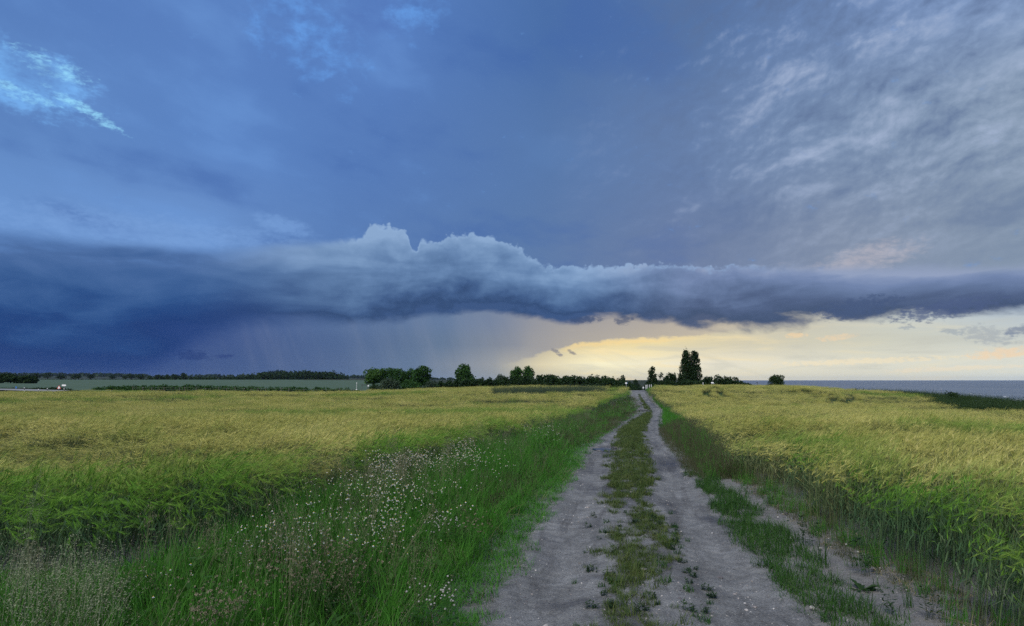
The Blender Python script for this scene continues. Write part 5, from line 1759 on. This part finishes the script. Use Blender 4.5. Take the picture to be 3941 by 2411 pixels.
    for px, py, sx, sy, n, lab in ((1690, 2062, 55, 26, 16, 'white clover in the patch halfway along the left verge'), (1690, 2350, 80, 60, 12, 'white clover at the bottom of the picture beside the track')):
        for i in range(n):
            x, y = hit(px + r.normal(0, sx * .6), min(2405, py + r.normal(0, sy * .6)), .2)
            if x > e_l(y) - .15:
                continue
            t = link(bpy.data.objects.new('white_clover', cl))
            t.location = (x, y, float(ground_z(x, y)) + .1)
            t.rotation_euler.z = r.uniform(0, 6.28)
            tag(t, lab, 'clover', 'white clover on the left verge')
            for c in {(round(v.x, 3), round(v.y, 3), round(v.z, 3)) for v in heads if v.z > .17}:
                pass
            for k in range(3):
                b = link(bpy.data.objects.new('blossom', bme), t)
                b.location = max(heads, key=lambda v: v.z) if k == 0 else (r.uniform(-.07, .07), r.uniform(-.07, .07), r.uniform(.16, .26))
                q = r.uniform(.7, 1.15); b.scale = (q, q, q * .9)

def build_single_plants():
    r = np.random.default_rng(77)
    mf = foliage_material('feathery grass', rgb(.06, .09, .045), rgb(.11, .15, .08), rgb(.21, .25, .16), .25, 1.5, .3, rgb(.27, .28, .20))
    ml = foliage_material('weed leaves', rgb(.016, .045, .012), rgb(.03, .085, .018), rgb(.06, .13, .03), .25, 2.0)
    md = foliage_material('dark weed leaves', rgb(.012, .028, .010), rgb(.022, .05, .016), rgb(.04, .075, .024), .2, 2.0)
    # feathery flowering grasses, near left corner: stems with a panicle part
    protos = []
    for _ in range(5):
        S_, H_ = Plant(), Plant()
        for j in range(9):
            h = U(.55, .82); ln = Vector((U(-.05, .22), U(-.12, .12), 0)); b0 = Vector((U(-.07, .07), U(-.07, .07), 0))
            top = b0 + ln + Vector((0, 0, h)); side = Vector((U(-1, 1), U(-1, 1), 0)).normalized()
            S_.strip([b0, b0 + ln * .3 + Vector((0, 0, h * .55)), top], (.0022, .0017, .001), side, R.random(), (.1, .2, .5))
            for q in range(46):
                t = U(.62, 1.02); sp = .07 * (1.15 - t) * 2.2
                c = b0 + ln * t * t + Vector((U(-1, 1) * sp, U(-1, 1) * sp, h * t))
                d = Vector((U(-.4, 1), U(-.6, .6), U(-.2, 1))).normalized() * U(.008, .018)
                o = d.orthogonal().normalized() * U(.0016, .003)
                H_.quad(c, c + d * .5 + o, c + d, c + d * .5 - o, R.random(), U(.4, 1))
        for j in range(14):
            blade(S_, U(-.08, .08), U(-.08, .08), U(.3, .6), .005, U(.3, .9), U(0, 6.28))
        protos.append((S_.build('flowering_grass', [mf]).data, H_.build('panicle', [mf]).data))
    spots = [(60, 2230), (140, 2260), (230, 2230), (300, 2200), (360, 2190), (400, 2250), (30, 2330), (180, 2330), (290, 2300), (90, 2390), (420, 2330), (340, 2360), (240, 2290), (120, 2190), (20, 2170)]
    for px, py in spots:
        x, y = hit(px + r.normal(0, 12), py + 30, .42)
        m1, m2 = protos[r.integers(0, 5)]
        t = link(bpy.data.objects.new('flowering_grass', m1))
        t.location = (x, min(y, 5.5), float(ground_z(x, y)))
        t.rotation_euler.z = r.normal(0, .4)
        q = r.uniform(.8, 1.05); t.scale = (q, q, q)
        link(bpy.data.objects.new('panicle', m2), t)
        tag(t, 'grey green feathery flowering grass in the near left corner', 'grass', 'feathery grasses in the near left corner')
    x, y = hit(95, 2200, .1)
    t = link(bpy.data.objects.new('tall_grass', protos[0][0]))
    t.location = (x, y, 0); t.scale = (.55, .55, 1.32)
    link(bpy.data.objects.new('panicle', protos[0][1]), t)
    tag(t, 'single tall pale grass stalk standing above the barley at far left', 'grass')
    # weeds on the bare soil beside the right barley
    Z4 = lambda a, b: (2700 + a * .538, 1600 + b * .538)
    def weed(me, label, px, py, sc, name='weed', group=None, cat='weed'):
        x, y = hit(px, py)
        t = link(bpy.data.objects.new(name, me))
        on = track_in(x, y)
        t.location = (x, y, float(ground_raw(x, y)) + (float(track_height_offset(x, y)) if on else 0))
        t.rotation_euler.z = r.uniform(0, 6.28); t.scale = (sc, sc, sc)
        tag(t, label, cat, group)
        return t
    def stemmed(n, h, leafL):
        return herb(n, h * .6, h, leafL, .05)
    tall = [stemmed(9, .42, .07).build('weed', [md]).data for _ in range(3)]
    gr = [grass_clump(18, .06, .2, .42, .004, .4).build('weed', [ml]).data for _ in range(2)]
    broad = rosette(12, .16).build('weed', [md]).data
    weed(tall[0], 'upright leafy weed on bare soil, topmost beside the right barley', *Z4(500, 650), .8)
    weed(tall[1], 'bushy dark weed on bare soil above the tuft of broad grass', *Z4(755, 930), 1.0)
    weed(gr[0], 'tuft of broad upright grass alone on the bare sandy soil', *Z4(860, 1065), 1.0, 'grass_tuft', None, 'grass')
    weed(tall[2], 'slender leafy weed close to the right barley stalks', *Z4(1165, 1140), 1.05)
    weed(broad, 'low broad leaved plant at the end of the bare soil', *Z4(1145, 1255), .9)
    weed(tall[0], 'small leafy weed left of the last bare patch at bottom right', *Z4(1340, 1420), .6)
    weed(tall[1], 'dark stemmed weed near the lower right corner of the bare soil', *Z4(1630, 1450), .7)
    weed(gr[1], 'thin grass tuft in the bottom right patch of soil', *Z4(1480, 1370), .6, 'grass_tuft', None, 'grass')
    # little rosettes and tufts on the track
    rz = [herb(9, .02, .06, .028, .035).build('weed', [md]).data for _ in range(4)]
    tf = [grass_clump(26, .045, .04, .10, .0028, 1.1, .2).build('grass_tuft', [ml]).data for _ in range(3)]
    n = 0
    while n < 90:
        y = r.uniform(4.0, 9.5)
        a, b = float(e_ml(y)), float(e_mr(y))
        side = r.random()
        x = b + r.normal(-.05, .12) if side < .55 else a + r.normal(.0, .10) if side < .8 else r.uniform(a, b)
        me = rz[r.integers(0, 4)] if r.random() < .65 else tf[r.integers(0, 3)]
        isr = me.name.startswith('weed')
        t = link(bpy.data.objects.new('weed' if isr else 'grass_tuft', me))
        t.location = (x, y, float(ground_raw(x, y) + track_height_offset(x, y)) - .004)
        t.rotation_euler.z = r.uniform(0, 6.28)
        q = r.uniform(.5, 1.3); t.scale = (q, q, q)
        tag(t, 'dark little leafy weed on the sandy middle strip' if isr else 'small green grass tuft on the sandy middle strip', 'weed' if isr else 'grass', 'weeds on the middle strip' if isr else 'grass tufts on the middle strip')
        n += 1
    # single larger stones
    for (px, py, s, lab) in ((2772, 2219, .035, 'pale stone lying alone in the right wheel rut'), (2828, 2278, .02, 'small white pebble below the pale stone in the right rut'), (2262, 1948, .03, 'flat pale stone near the top of the left wheel rut'),
                             (2478, 2212, .045, 'flat dark slab of stone in the middle strip'), (2905, 2330, .022, 'whitish pebble near the right edge of the track'), (2100, 2395, .025, 'grey pebble at the bottom of the left rut')):
        x, y = hit(px, py)
        o = link(bpy.data.objects.new('stone', STONES[n % 4].data)); n += 1
        o.location = (x, y, float(ground_raw(x, y) + track_height_offset(x, y)) + s * .15)
        o.scale = (s, s * .8, s * .7); o.rotation_euler.z = r.uniform(0, 6.28)
        tag(o, lab, 'stone')

build_trees()
build_things()
build_flowers()
build_single_plants()

# ---------------------------------------------------------------- air
def build_haze():
    m, g = new_mat('haze')
    v = g.node('ShaderNodeVolumePrincipled')
    v.inputs['Color'].default_value = (.5, .68, 1.0, 1)
    v.inputs['Density'].default_value = 0.000025
    v.inputs['Anisotropy'].default_value = 0.0
    g.t.links.new(v.outputs[0], g.out.inputs['Volume'])
    V, F = [], []
    box_into(V, F, (0, 6400, 22), (40000, 13600, 66))
    o = mesh_obj('haze', V, F, m)
    tag(o, kind='stuff')
build_haze()
